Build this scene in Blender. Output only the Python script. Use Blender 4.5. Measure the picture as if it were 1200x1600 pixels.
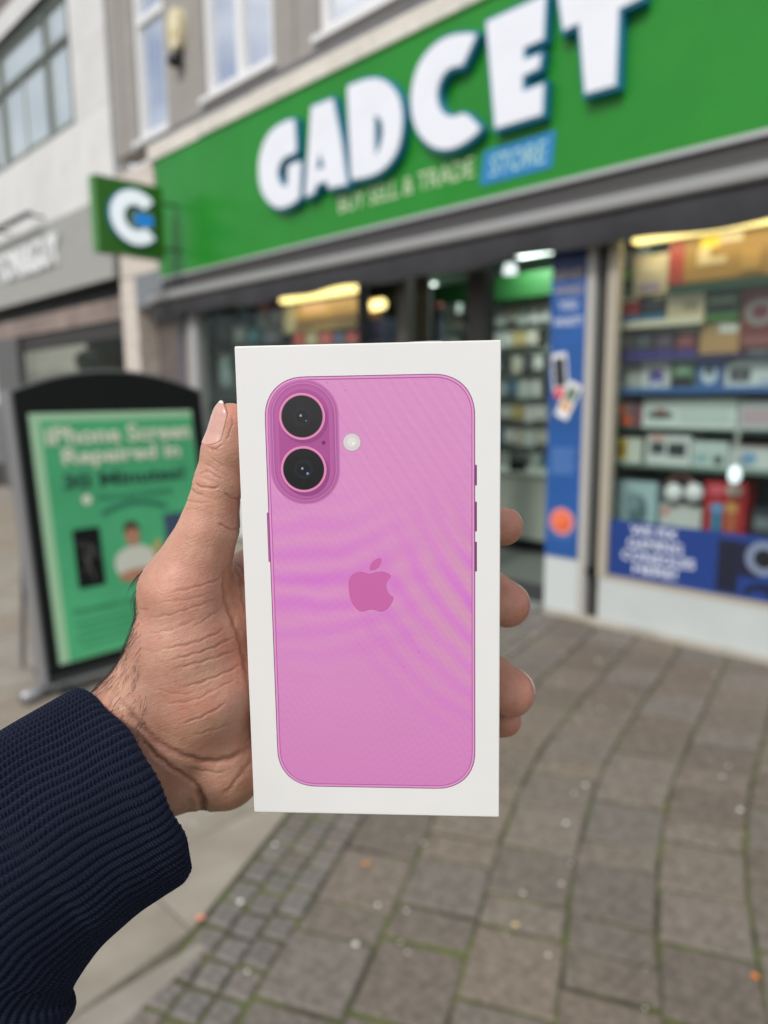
import bpy, bmesh, math, random
import numpy as np
from mathutils import Vector, Matrix
random.seed(7); rng = np.random.default_rng(7)
scn = bpy.context.scene
for o in list(bpy.data.objects): bpy.data.objects.remove(o)

# ------------------------------------------------------------------ camera
FPX, CX, CY, HC = 1130.0, 600.0, 800.0, 1.45
YAW, PITCH, ROLL = math.radians(45), math.radians(-9), math.radians(-0.5)
fw = np.array([-math.sin(YAW)*math.cos(PITCH), math.cos(YAW)*math.cos(PITCH), math.sin(PITCH)])
r0 = np.array([math.cos(YAW), math.sin(YAW), 0.0]); u0 = np.cross(r0, fw)
rt = r0*math.cos(ROLL)+u0*math.sin(ROLL); up = -r0*math.sin(ROLL)+u0*math.cos(ROLL)
CAMP = np.array([0, 0, HC])
cd = bpy.data.cameras.new('camera'); cam = bpy.data.objects.new('camera', cd); scn.collection.objects.link(cam)
cd.sensor_fit = 'VERTICAL'; cd.sensor_height = 36; cd.sensor_width = 27; cd.lens = FPX/1600*36
cd.clip_start = 0.02; cd.clip_end = 800
cam.matrix_world = Matrix([[rt[0], up[0], -fw[0], 0], [rt[1], up[1], -fw[1], 0], [rt[2], up[2], -fw[2], HC], [0, 0, 0, 1]])
cd.dof.use_dof = True; cd.dof.focus_distance = 0.255; cd.dof.aperture_fstop = 6.5
scn.camera = cam
# ------------------------------------------------------------------ world and sun
SUN_EL, SUN_DIR = 43.0, (0.20, -0.98)           # direction towards the sun, on the street side
w = bpy.data.worlds.new('World'); scn.world = w; w.use_nodes = True
nt = w.node_tree; nt.nodes.clear()
wo = nt.nodes.new('ShaderNodeOutputWorld'); bg = nt.nodes.new('ShaderNodeBackground'); bg.inputs[1].default_value = 0.088
sk = nt.nodes.new('ShaderNodeTexSky'); sk.sky_type = 'NISHITA'; sk.sun_disc = False
sk.sun_elevation = math.radians(SUN_EL); sk.sun_rotation = math.atan2(SUN_DIR[0], SUN_DIR[1]); sk.air_density = 1.0; sk.dust_density = 2.0
tc = nt.nodes.new('ShaderNodeTexCoord'); mp = nt.nodes.new('ShaderNodeMapping'); mp.inputs['Scale'].default_value = (1, 1, 2.2)
cn = nt.nodes.new('ShaderNodeTexNoise'); cn.inputs['Scale'].default_value = 3.2; cn.inputs['Detail'].default_value = 8; cn.inputs['Roughness'].default_value = .55
cr = nt.nodes.new('ShaderNodeValToRGB'); cr.color_ramp.elements[0].position = .36; cr.color_ramp.elements[1].position = .60
mx = nt.nodes.new('ShaderNodeMix'); mx.data_type = 'RGBA'; mx.inputs['B'].default_value = (9.3, 9.3, 9.35, 1)
nt.links.new(tc.outputs['Generated'], mp.inputs[0]); nt.links.new(mp.outputs[0], cn.inputs['Vector']); nt.links.new(cn.outputs[0], cr.inputs[0])
nt.links.new(cr.outputs[0], mx.inputs['Factor']); nt.links.new(sk.outputs[0], mx.inputs['A']); nt.links.new(mx.outputs['Result'], bg.inputs[0]); nt.links.new(bg.outputs[0], wo.inputs[0])
sl = bpy.data.lights.new('sun', 'SUN'); sl.energy = 1.75; sl.angle = math.radians(15); sl.color = (1, .965, .92)
so = bpy.data.objects.new('sun', sl); scn.collection.objects.link(so)
sd = Vector((SUN_DIR[0]*math.cos(math.radians(SUN_EL)), SUN_DIR[1]*math.cos(math.radians(SUN_EL)), math.sin(math.radians(SUN_EL))))
so.rotation_euler = sd.to_track_quat('Z', 'Y').to_euler()
scn.view_settings.view_transform = 'Standard'; scn.view_settings.look = 'None'; scn.view_settings.gamma = 1
scn.view_settings.use_curve_mapping = False; scn.view_settings.exposure = 0.36

# ------------------------------------------------------------------ helpers
def ray(px, py): return fw+rt*(px-CX)/FPX-up*(py-CY)/FPX
def onY(px, py, D=4.15):
    d = ray(px, py); t = D/d[1]; return t*d+CAMP
def onZ(px, py, z=0.0):
    d = ray(px, py); t = (z-HC)/d[2]; return t*d+CAMP
def c2w(p):
    p = np.asarray(p, float)/1000.0
    return CAMP+p[..., 0:1]*rt-p[..., 1:2]*up+p[..., 2:3]*fw
def P(px, py, z): return np.array([(px-CX)/FPX*z, (py-CY)/FPX*z, z])

def lin(c): return tuple(((x/12.92) if x <= .04045 else ((x+.055)/1.055)**2.4) for x in (v/255 for v in c))
MATS = {}
def mat(name, col, rough=.6, metal=0, var=.0, scale=6, bump=0, bscale=60, rnd=0, emit=None, es=1, spec=.5, coat=0, sss=0, var2=None, alpha=1, dist=.002):
    if name in MATS: return MATS[name]
    m = bpy.data.materials.new(name); m.use_nodes = True; n = m.node_tree; b = n.nodes['Principled BSDF']; L = n.links
    b.inputs['Base Color'].default_value = (*col, 1); b.inputs['Roughness'].default_value = rough; b.inputs['Metallic'].default_value = metal
    b.inputs['Specular IOR Level'].default_value = spec; b.inputs['Coat Weight'].default_value = coat
    if sss: b.inputs['Subsurface Weight'].default_value = sss
    if emit: b.inputs['Emission Color'].default_value = (*emit, 1); b.inputs['Emission Strength'].default_value = es
    src = None
    t = n.nodes.new('ShaderNodeTexCoord')
    if var or var2:
        z = n.nodes.new('ShaderNodeTexNoise'); z.inputs['Scale'].default_value = scale; z.inputs['Detail'].default_value = 6; z.inputs['Roughness'].default_value = .62
        L.new(t.outputs['Object'], z.inputs['Vector'])
        r = n.nodes.new('ShaderNodeValToRGB'); r.color_ramp.elements[0].position = .32; r.color_ramp.elements[1].position = .68
        c2 = var2 if var2 else tuple(min(1, c*(1+var)) for c in col)
        r.color_ramp.elements[0].color = (*[c*(1-var) for c in col], 1); r.color_ramp.elements[1].color = (*c2, 1)
        L.new(z.outputs[0], r.inputs[0]); src = r.outputs[0]
    if rnd:
        oi = n.nodes.new('ShaderNodeObjectInfo'); h = n.nodes.new('ShaderNodeHueSaturation'); mr = n.nodes.new('ShaderNodeMapRange')
        mr.inputs['To Min'].default_value = 1-rnd; mr.inputs['To Max'].default_value = 1+rnd
        L.new(oi.outputs['Random'], mr.inputs['Value']); L.new(mr.outputs[0], h.inputs['Value'])
        m2 = n.nodes.new('ShaderNodeMath'); m2.operation = 'MULTIPLY'; m2.inputs[1].default_value = 7.31; m3 = n.nodes.new('ShaderNodeMath'); m3.operation = 'FRACT'
        m4 = n.nodes.new('ShaderNodeMapRange'); m4.inputs['To Min'].default_value = .75; m4.inputs['To Max'].default_value = 1.2
        L.new(oi.outputs['Random'], m2.inputs[0]); L.new(m2.outputs[0], m3.inputs[0]); L.new(m3.outputs[0], m4.inputs['Value']); L.new(m4.outputs[0], h.inputs['Saturation'])
        if src: L.new(src, h.inputs['Color'])
        else: h.inputs['Color'].default_value = (*col, 1)
        src = h.outputs[0]
    if src: L.new(src, b.inputs['Base Color'])
    if bump:
        z = n.nodes.new('ShaderNodeTexNoise'); z.inputs['Scale'].default_value = bscale; z.inputs['Detail'].default_value = 5
        bp = n.nodes.new('ShaderNodeBump'); bp.inputs['Strength'].default_value = bump; bp.inputs['Distance'].default_value = dist
        L.new(t.outputs['Object'], z.inputs['Vector']); L.new(z.outputs[0], bp.inputs['Height']); L.new(bp.outputs[0], b.inputs['Normal'])
    MATS[name] = m; return m
def glassmat(name, tint=(.9, .95, .93), refl=.05):
    if name in MATS: return MATS[name]
    m = bpy.data.materials.new(name); m.use_nodes = True; n = m.node_tree; n.nodes.clear(); L = n.links
    o = n.nodes.new('ShaderNodeOutputMaterial'); a = n.nodes.new('ShaderNodeBsdfTransparent'); a.inputs[0].default_value = (*tint, 1)
    g = n.nodes.new('ShaderNodeBsdfGlossy'); g.inputs['Roughness'].default_value = .02; g.inputs[0].default_value = (.9, .95, 1, 1)
    f = n.nodes.new('ShaderNodeFresnel'); f.inputs[0].default_value = 1.45; mu = n.nodes.new('ShaderNodeMath'); mu.operation = 'MULTIPLY'; mu.inputs[1].default_value = refl/.06
    x = n.nodes.new('ShaderNodeMixShader'); L.new(f.outputs[0], mu.inputs[0]); gm = n.nodes.new('ShaderNodeNewGeometry'); iv = n.nodes.new('ShaderNodeMath'); iv.operation = 'SUBTRACT'; iv.inputs[0].default_value = 1; L.new(gm.outputs['Backfacing'], iv.inputs[1])
    m9 = n.nodes.new('ShaderNodeMath'); m9.operation = 'MULTIPLY'; L.new(mu.outputs[0], m9.inputs[0]); L.new(iv.outputs[0], m9.inputs[1]); L.new(m9.outputs[0], x.inputs[0]); L.new(a.outputs[0], x.inputs[1]); L.new(g.outputs[0], x.inputs[2]); L.new(x.outputs[0], o.inputs[0])
    MATS[name] = m; return m

WL = {}
def tag(o, label=None, cat=None, group=None, kind=None):
    if label: o['label'] = label
    if cat: o['category'] = cat
    if group: o['group'] = group
    if kind: o['kind'] = kind
    return o
def empty(name, loc, label, cat, group=None):
    o = bpy.data.objects.new(name, None); o.empty_display_size = .05; scn.collection.objects.link(o); o.location = loc
    WL[o] = np.array(loc, float); return tag(o, label, cat, group)
def obj(name, VF, m, parent=None, smooth=False, label=None, cat=None, group=None, kind=None, origin=None):
    V, F = VF; V = np.asarray(V, float)
    og = np.asarray(origin, float) if origin is not None else np.array([(V[:, 0].min()+V[:, 0].max())/2, (V[:, 1].min()+V[:, 1].max())/2, V[:, 2].min()])
    me = bpy.data.meshes.new(name); me.from_pydata((V-og).tolist(), [], [tuple(int(i) for i in f) for f in F])
    if m: 
        for mm_ in (m if isinstance(m, (list, tuple)) else [m]): me.materials.append(mm_)
    if smooth: me.polygons.foreach_set('use_smooth', [True]*len(me.polygons))
    me.update()
    o = bpy.data.objects.new(name, me); scn.collection.objects.link(o)
    pl = WL[parent] if parent is not None else np.zeros(3)
    if parent is not None: o.parent = parent
    o.location = og-pl; WL[o] = og
    return tag(o, label, cat, group, kind)
class Fr:      # a local frame: u right, v up, n out of the face
    def __init__(s, O, U, V, N): s.O, s.U, s.V, s.N = [np.asarray(a, float) for a in (O, U, V, N)]
    def __call__(s, u, v, n=0): return s.O+s.U*u+s.V*v+s.N*n
WORLD = Fr((0, 0, 0), (1, 0, 0), (0, 1, 0), (0, 0, 1))
FAC = Fr((0, 4.15, 0), (1, 0, 0), (0, 0, 1), (0, -1, 0))      # on the facade: u = X, v = Z, n towards the street
class MB:
    def __init__(s, fr=WORLD): s.V, s.F, s.fr = [], [], fr
    def box(s, u0, u1, v0, v1, n0, n1, fr=None):
        fr = fr or s.fr; b = len(s.V)
        for n in (n0, n1):
            for u, v in ((u0, v0), (u1, v0), (u1, v1), (u0, v1)): s.V.append(fr(u, v, n))
        s.F += [[b+i for i in f] for f in ((3, 2, 1, 0), (4, 5, 6, 7), (0, 1, 5, 4), (1, 2, 6, 5), (2, 3, 7, 6), (3, 0, 4, 7))]; return s
    def prism(s, pts, n0, n1, fr=None):
        fr = fr or s.fr; b = len(s.V); k = len(pts)
        for n in (n0, n1):
            for u, v in pts: s.V.append(fr(u, v, n))
        s.F += [[b+k+i for i in range(k)], [b+i for i in reversed(range(k))]]+[[b+i, b+(i+1) % k, b+k+(i+1) % k, b+k+i] for i in range(k)]; return s
    def tube(s, pts, r, n=8):
        pts = [np.asarray(p, float) for p in pts]; b = len(s.V)
        for i, p in enumerate(pts):
            d = pts[min(i+1, len(pts)-1)]-pts[max(i-1, 0)]; d /= np.linalg.norm(d)
            a = np.cross(d, (0, 0, 1)) if abs(d[2]) < .9 else np.cross(d, (1, 0, 0)); a /= np.linalg.norm(a); c = np.cross(d, a)
            rr = r[i] if isinstance(r, (list, tuple)) else r
            for j in range(n): s.V.append(p+rr*(a*math.cos(2*math.pi*j/n)+c*math.sin(2*math.pi*j/n)))
        for i in range(len(pts)-1):
            for j in range(n): s.F.append([b+i*n+j, b+i*n+(j+1) % n, b+(i+1)*n+(j+1) % n, b+(i+1)*n+j])
        s.F += [[b+j for j in reversed(range(n))], [b+(len(pts)-1)*n+j for j in range(n)]]; return s
    @property
    def vf(s): return s.V, s.F
def BX(*a, fr=WORLD): return MB(fr).box(*a).vf
def circ(cu, cv, r, n=40, ru=None): return [(cu+(ru or r)*math.cos(2*math.pi*i/n), cv+r*math.sin(2*math.pi*i/n)) for i in range(n)]
def rrect(u0, v0, u1, v1, r, n=10, pw=2.0):
    o = []
    for cx_, cy_, a0 in ((u1-r, v0+r, -90), (u1-r, v1-r, 0), (u0+r, v1-r, 90), (u0+r, v0+r, 180)):
        for i in range(n+1):
            a = math.radians(a0+90*i/n); c, s_ = math.cos(a), math.sin(a)
            o.append((cx_+r*math.copysign(abs(c)**(2/pw), c), cy_+r*math.copysign(abs(s_)**(2/pw), s_)))
    return o
def smooth_poly(p, it=2):
    p = [np.array(q, float) for q in p]
    for _ in range(it): p = [x for i in range(len(p)) for x in (p[i]*.75+p[(i+1) % len(p)]*.25, p[i]*.25+p[(i+1) % len(p)]*.75)]
    return [tuple(q) for q in p]
def curve_mesh(polys, depth, offset=0):     # filled outlines with holes -> verts (u,v,n), faces
    cu = bpy.data.curves.new('c', 'CURVE'); cu.dimensions = '2D'; cu.fill_mode = 'BOTH'; cu.extrude = depth/2; cu.offset = offset
    for pl in polys:
        sp = cu.splines.new('POLY'); sp.points.add(len(pl)-1)
        for i, (x, y) in enumerate(pl): sp.points[i].co = (x, y, 0, 1)
        sp.use_cyclic_u = True
    return conv(cu)
def conv(cu):
    o = bpy.data.objects.new('c', cu); scn.collection.objects.link(o)
    me = bpy.data.meshes.new_from_object(o, depsgraph=bpy.context.evaluated_depsgraph_get())
    V = np.array([v.co[:] for v in me.vertices]); F = [list(p.vertices) for p in me.polygons]
    bpy.data.objects.remove(o); bpy.data.meshes.remove(me); return V, F
def text(s, fr, u, v, W, H, m, parent, name='lettering', n=.001, depth=.002, bold=.02, shear=0, spacing=1.0, label=None):
    tx = bpy.data.curves.new('t', 'FONT'); tx.body = s; tx.extrude = .01; tx.offset = bold; tx.shear = shear; tx.space_character = spacing; tx.resolution_u = 3
    tx.align_x = 'CENTER'; V, F = conv(tx)
    x0, x1, y0, y1 = V[:, 0].min(), V[:, 0].max(), V[:, 1].min(), V[:, 1].max()
    zz = (V[:, 2]-V[:, 2].min())/(np.ptp(V[:, 2])+1e-9)
    U = u+(V[:, 0]-x0)/(x1-x0)*W; Vv = v+(V[:, 1]-y0)/(y1-y0)*H
    W3 = fr.O+np.outer(U, fr.U)+np.outer(Vv, fr.V)+np.outer(n+zz*depth, fr.N)
    return obj(name, (W3, F), m, parent, label=label)
def flat(fr, pts, n, m, parent, name, t=.0015, **k): return obj(name, MB(fr).prism(pts, n, n+t).vf, m, parent, **k)
def rect(u0, v0, u1, v1): return [(u0, v0), (u1, v0), (u1, v1), (u0, v1)]

# ------------------------------------------------------------------ materials
m_paver = mat('paver_concrete', (.155, .127, .103), .85, var=.30, scale=38, bump=.6, bscale=220, rnd=.15, var2=(.232, .197, .163))
m_sett = mat('sett_stone', (.160, .138, .122), .85, var=.3, scale=42, bump=.6, bscale=160, rnd=.10, var2=(.235, .21, .187))
m_slab = mat('slab_concrete', (.275, .237, .187), .85, var=.12, scale=5, bump=.3, bscale=120, rnd=.06, var2=(.335, .295, .24))
m_wall = mat('grey_render', (.32, .302, .28), .9, var=.07, scale=5, bump=.3, bscale=40)
m_stone = mat('cream_stone', (.66, .62, .56), .85, var=.14, scale=7, bump=.3, bscale=50)
m_clad = mat('pale_cladding', (.66, .66, .65), .7, var=.07, scale=2.5, rnd=.04)
m_pier = mat('mottled_pier_stone', (.60, .54, .48), .8, var=.25, scale=14)
m_white = mat('white_upvc', (.80, .80, .80), .35)
m_lead = mat('lead_flashing', (.12, .12, .13), .6, var=.2, scale=8)
m_green = mat('green_acrylic', (.015, .235, .018), .30, var=.10, scale=1.2, spec=.38)
m_green2 = mat('dark_green_acrylic', (.04, .17, .015), .3)
m_trim = mat('silver_trim', (.50, .50, .50), .35, metal=.4)
m_black = mat('black_paint', (.004, .005, .0055), .5, spec=.25)
m_dark = mat('dark_grey_paint', (.05, .05, .05), .5)
m_awn = mat('charcoal_canvas', (.042, .0415, .047), .85, var=.15, scale=6, bump=.4, bscale=300)
m_letter = mat('white_letter_face', (.78, .80, .86), .35, var=.04, scale=3, emit=(.84, .88, 1), es=.03)
m_ret = mat('blue_letter_edge', (.01, .20, .34), .35)
m_tag = mat('pale_tagline', (.58, .68, .46), .5)
m_blue = mat('blue_panel', (.02, .22, .50), .4)
m_glass = glassmat('shop_glass')
m_sky = mat('upper_window_glass', (.80, .83, .88), .04, metal=.75, var=.05, scale=2)
m_skydk = mat('salon_window_glass', (.70, .76, .76), .12, metal=.5, var=.06, scale=3)

# ------------------------------------------------------------------ GROUND
obj('ground', ([(-300, -300, -.03), (300, -300, -.03), (300, 300, -.03), (-300, 300, -.03)], [(0, 1, 2, 3)]), mat('distant_tarmac', (.12, .115, .11), .9, var=.2, scale=.5), kind='structure')
m = bpy.data.materials.new('mossy_joint'); m.use_nodes = True; n = m.node_tree; b = n.nodes['Principled BSDF']; b.inputs['Roughness'].default_value = .95
t = n.nodes.new('ShaderNodeTexCoord'); z = n.nodes.new('ShaderNodeTexNoise'); z.inputs['Scale'].default_value = 6.5; z.inputs['Detail'].default_value = 10
r = n.nodes.new('ShaderNodeValToRGB'); r.color_ramp.elements[0].position = .40; r.color_ramp.elements[0].color = (.055, .047, .036, 1); r.color_ramp.elements[1].position = .60; r.color_ramp.elements[1].color = (.105, .125, .032, 1)
n.links.new(t.outputs['Object'], z.inputs['Vector']); n.links.new(z.outputs[0], r.inputs[0]); n.links.new(r.outputs[0], b.inputs['Base Color'])
pave = obj('pavement', BX(-16, 4.5, -2, 4.16, -.028, -.009), m, kind='structure')
def g(y):
    if y < 1.7: return .5*(y-1.34)
    if y < 2.8: s_ = (y-1.7); return .18+.5*s_-.28/1.1*s_*s_/2
    return .18+.55-.154+.22*(y-2.8)
def quad_block(name, cs, mt, dz=0, bev=.006, h=.03):
    c = np.mean(cs, 0); V = []; kt = .0025*.1/max(np.ptp([p[0] for p in cs]), .1)
    tl = (random.uniform(-kt, kt), random.uniform(-kt, kt))
    def zz(p): return dz+tl[0]*(p[0]-c[0])/.1+tl[1]*(p[1]-c[1])/.1
    for p in cs: V.append((p[0], p[1], -h))
    for p in cs: V.append((p[0], p[1], zz(p)-.005))
    for p in cs:
        d = np.array(c)-p; q = p+d/np.linalg.norm(d)*bev*1.4; V.append((q[0], q[1], zz(q)))
    F = [(8, 9, 10, 11)]+[(i, (i+1) % 4, 4+(i+1) % 4, 4+i) for i in range(4)]+[(4+i, 4+(i+1) % 4, 8+(i+1) % 4, 8+i) for i in range(4)]
    return obj(name, (V, F), mt, pave)
def solve_y(xc, v):       # follow a cross joint: y = v + .5 * x
    y = v
    for _ in range(12): y = v+.5*(xc-g(y))
    return y
def column(xa, xb, lens, y0, y1, name, mt, gap, dzr, joggle):
    v = y0-.5*((xa+xb)/2-g(y0)); v += random.uniform(0, .2)
    ya = y0
    while True:
        Lh = random.choice(lens); v2 = v+Lh*1.1
        pts = []
        gy = gap*1.5
        for (xc, vv, gx, gv) in ((xa, v, gap, gy), (xb, v, -gap, gy), (xb, v2, -gap, -gy), (xa, v2, gap, -gy)):
            jx, jy = random.uniform(-joggle, joggle), random.uniform(-joggle, joggle)
            xcc = xc+gx; yy = solve_y(xcc, vv+gv); pts.append(np.array([xcc-g(yy)+jx, yy+jy]))
        pts = [np.array([p_[0], min(p_[1], 4.115)]) for p_ in pts]
        if pts[0][1] > y1 or pts[3][1]-pts[0][1] < .03: break
        if pts[3][1] > y0: quad_block(name, pts, mt, random.uniform(-dzr, dzr))
        v = v2
SX = .267; XB = -1.455+.12    # boundary column offset at reference y = 1.34
base = [-.78+SX*k for k in range(-3, 8)]
for i in range(len(base)-1):
    column(base[i], base[i+1], (.235, .25, .26, .135, .27), .45 if i < 6 else .9, 4.1, 'paver', m_paver, .0056, .004, .005)
xs = base[0]
for i in range(3): column(xs-.095*(i+1), xs-.095*i, (.095, .10, .11), .35, 4.1, 'sett', m_sett, .006, .002, .003)
edge = xs-.285
# large slabs to the left of the band, laid square to the shops
ys = [-1.0, -.4, .2, .52, .885, 1.48, 2.07, 2.66, 3.25, 3.84, 4.115]
xl0 = [-1.60-.9*k for k in range(-1, 16)]
for j in range(len(ys)-1):
    off = 0 if j % 2 else -.42
    for xr in xl0:
        a, b_ = xr-.9+off, xr+off
        e0, e1 = edge-g(ys[j])-.012, edge-g(ys[j+1])-.012
        if a > e0-.05 and a > e1-.05 or b_ < -13: continue
        tr, bl_ = min(b_, e1), min(b_, e0)
        if tr < a+.04: tr = a+.04
        if bl_ < a+.04: bl_ = a+.04
        gp = .0028
        quad_block('paving_slab', [np.array(p_) for p_ in ((a+gp, ys[j]+gp), (bl_-gp, ys[j]+gp), (tr-gp, ys[j+1]-gp), (a+gp, ys[j+1]-gp))], m_slab, random.uniform(-.001, .001), .003)
bed_pts = [(-13, -1.0)]+[(edge-g(y)-.012, y) for y in np.linspace(-1, 4.115, 40)]+[(-13, 4.115)]
obj('slab_bed', MB().prism(bed_pts, -.0085, -.0045).vf, mat('slab_bed_grit', (.11, .095, .07), .95, var=.3, scale=20), kind='structure')
# bits of litter, coloured pale to stand in for bright blurred glints
V, F = [], []
for k in range(110):
    y = random.uniform(.6, 4.0); x = random.uniform(-2.2, .2)-g(y)*.6; r_ = random.choice((.003, .004, .006, .009)); b0 = len(V); a0 = random.random()*6
    for i in range(6): V.append((x+r_*math.cos(a0+i*1.047)*random.uniform(.7, 1.2), y+r_*math.sin(a0+i*1.047), .007+random.uniform(-.001, .002)))
    V.append((x, y, .0095)); F += [(b0+i, b0+(i+1) % 6, b0+6) for i in range(6)]
obj('grit', (V, F), mat('pale_grit', (.85, .83, .78), .3), kind='stuff')
def leaf(px, py, r_, col, nm, lab):
    c = onZ(px, py, .01); pts = [(c[0]+r_*math.cos(a)*(1.5 if i % 2 else 1)*.8, c[1]+r_*math.sin(a)*.8) for i, a in enumerate(np.linspace(0, 6.283, 9)[:-1])]
    V = [(x, y, .010+random.uniform(0, .004)) for x, y in pts]+[(c[0], c[1], .008)]
    V += [(x, y, z_-.001) for x, y, z_ in V]; k = 8
    F = [(i, (i+1) % k, k) for i in range(k)]+[(9+(i+1) % k, 9+i, 17) for i in range(k)]+[(i, 9+i, 9+(i+1) % k, (i+1) % k) for i in range(k)]
    obj('fallen_leaf', (V, F), mat(nm, col, .6), label=lab, cat='leaf', group='dry leaves on the paving')
leaf(1180, 1526, .010, (.75, .22, .04), 'orange_leaf', 'orange scrap of leaf on the brown block pavers at the lower right')
leaf(572, 1350, .011, (.62, .26, .06), 'tan_leaf', 'tan leaf just below the white box, near the moss joints')
leaf(313, 1434, .013, (.75, .30, .18), 'salmon_leaf', 'salmon pink leaf on the small setts beside the pale slabs')
leaf(805, 1446, .009, (.62, .48, .18), 'yellow_leaf', 'small yellow leaf on a paver to the right of the box')

# ------------------------------------------------------------------ SHOP BUILDING
shop = empty('shop_building', (-3.5, 4.15, 0), 'grey rendered shop building above the green fascia, with white framed upper windows', 'building')
wins = [(-7.95, -7.28, 4.26, 7.0), (-6.56, -5.45, 4.33, 7.0), (-4.85, -3.55, 4.33, 7.0), (-2.6, -1.3, 4.33, 7.0)]
xs_ = [-8.5]+[v for w_ in wins for v in w_[:2]]+[2.0]
for i in range(0, len(xs_), 2): obj('wall_pier', BX(xs_[i], xs_[i+1], 4.20, 7.2, -.25, 0, fr=FAC), m_wall, shop)
for w_ in wins: obj('wall_panel', BX(w_[0], w_[1], 4.201, w_[2], -.2485, -.0015, fr=FAC), m_wall, shop)
for x in (-8.25, -5.15): obj('joint_strip', BX(x-.012, x+.012, 4.22, 7.2, .0005, .008, fr=FAC), mat('joint_grey', (.29, .27, .245), .9), shop)
for k, w_ in enumerate(wins):
    f = MB(FAC); a, b_, c, d = w_; n0, n1 = -.11, -.035; t_ = .075
    f.box(a, a+t_, c, d, n0, n1).box(b_-t_, b_, c, d, n0, n1).box(a+t_, b_-t_, c, c+t_, n0, n1-.001)
    if k == 0: f.box(a+t_, b_-t_, 5.42, 5.50, n0, n1-.001); cuts = [(a+t_, b_-t_)]
    else: mid = (a+b_)/2; f.box(mid-.05, mid+.05, c+t_, d, n0, n1-.002); cuts = [(a+t_, mid-.05), (mid+.05, b_-t_)]
    wf = obj('window', f.vf, m_white, shop)
    obj('sill', BX(a-.05, b_+.05, c-.05, c-.002, -.10, .04, fr=FAC), m_white, wf)
    for x0, x1 in cuts: obj('pane', BX(x0, x1, c+t_, d, -.085, -.075, fr=FAC), m_sky, wf)
# cornice stones under the first floor
x = -7.62
while x < 1.9:
    L_ = random.uniform(.8, 1.2); obj('cornice_stone', BX(x+.002, min(x+L_, 2), 3.965, 4.125+random.uniform(-.004, .004), -.15, .07+random.uniform(0, .006), fr=FAC), m_stone, shop); x += L_
obj('lead_flashing', BX(-7.7, 2, 4.128, 4.197, -.15, .05, fr=FAC), m_lead, shop)
obj('corner_pier', BX(-8.55, -8.17, 0, 2.86, -.25, .02, fr=FAC), m_pier, shop)
obj('pier_capital', BX(-8.50, -7.60, 2.863, 4.0, -.25, .03, fr=FAC), m_pier, shop)
obj('pier_end_panel', BX(-8.165, -7.55, 2.5, 2.86, -.25, .03, fr=FAC), mat('blue_grey_panel', (.20, .22, .24), .7), shop)
m_brn = mat('brown_plaster', (.13, .108, .098), .85, var=.15, scale=4)
obj('entry_wall', BX(-8.165, -7.35, 0, 2.49, -.30, -.22, fr=FAC), m_brn, shop)
obj('entry_frame', BX(-7.35, -7.22, 0, 2.49, -.30, -.02, fr=FAC), mat('slate_paint', (.10, .105, .125), .5), shop)
obj('meter_door', BX(-7.21, -7.06, 0, 2.3, -.2, -.03, fr=FAC), mat('tan_board', (.33, .28, .24), .7, var=.2, scale=5), shop)
obj('shopfront_post', BX(-7.05, -6.90, 0, 2.5, -.1, .02, fr=FAC), mat('grey_post', (.36, .36, .37), .5), shop)
# interior shell
m_int = mat('interior_wall_paint', (.20, .26, .22), .8); 
obj('shop_floor', BX(-7.3, 2, 4.17, 9, -.02, .02), mat('interior_floor_vinyl', (.10, .11, .10), .6), kind='structure')
obj('shop_ceiling', BX(-7.3, 2, 4.42, 9, 2.78, 2.85), mat('ceiling_tile', (.30, .36, .32), .8), kind='structure')
obj('shop_back_wall', BX(-7.3, 2, 9.0, 9.1, 0, 2.85), m_int, kind='structure')
obj('shop_side_wall', BX(-7.4, -7.3, 4.2, 9.0, 0, 2.85), m_int, kind='structure')
obj('header_beam', BX(-6.88, 2, 2.42, 3.96, -.26, -.02, fr=FAC), m_black, shop)
# stall risers, frames, panes
m_frame = mat('champagne_frame', (.42, .38, .31), .4); m_base = mat('white_stall_riser', (.52, .56, .55), .45, var=.04, scale=3)
obj('stall_riser', BX(-2.215, 2, .03, .295, -.06, 0, fr=FAC), m_base, shop)
obj('threshold_stone', BX(-2.6, 2, -.02, .027, -.1, .035, fr=FAC), mat('threshold_stone', (.42, .39, .33), .8, var=.15, scale=5), shop)
obj('window_frame', MB(FAC).box(-2.225, -2.165, .297, 2.418, -.06, .004).box(-2.163, 2, .297, .325, -.06, .002).vf, m_frame, shop)
obj('shutter_track', BX(-2.305, -2.228, 0, 2.418, -.07, -.03, fr=FAC), mat('track_black', (.035, .033, .028), .5), shop)
obj('door_bolt', MB(FAC).prism(circ(-2.265, .335, .03, 14), -.03, .02).vf, m_black, shop)
pil = obj('door_pilaster', BX(-2.615, -2.308, .03, 2.418, -.12, -.002, fr=FAC), mat('pilaster_white', (.56, .60, .60), .45), shop)
obj('pilaster_edge', BX(-2.36, -2.309, .03, 2.417, 0, .012, fr=FAC), mat('pilaster_edge_beige', (.46, .44, .41), .5), pil)
obj('window_pane', BX(-2.164, 2, .326, 2.418, -.035, -.029, fr=FAC), m_glass, shop)
obj('left_window_pane', BX(-6.89, -4.44, .5, 2.418, -.035, -.029, fr=FAC), m_glass, shop)
obj('left_stall_riser', BX(-6.89, -4.42, .03, .5, -.1, 0, fr=FAC), m_base, shop)
obj('corner_mullion', BX(-4.43, -4.36, .03, 2.418, -.07, 0, fr=FAC), m_black, shop)
obj('return_mullion', BX(-4.18, -4.08, .03, 2.418, -.30, -.2, fr=FAC), mat('bronze_mullion', (.075, .068, .06), .5), shop)
obj('return_pane', BX(-4.355, -4.185, .5, 2.418, -.2, -.19, fr=FAC), m_glass, shop)
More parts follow.
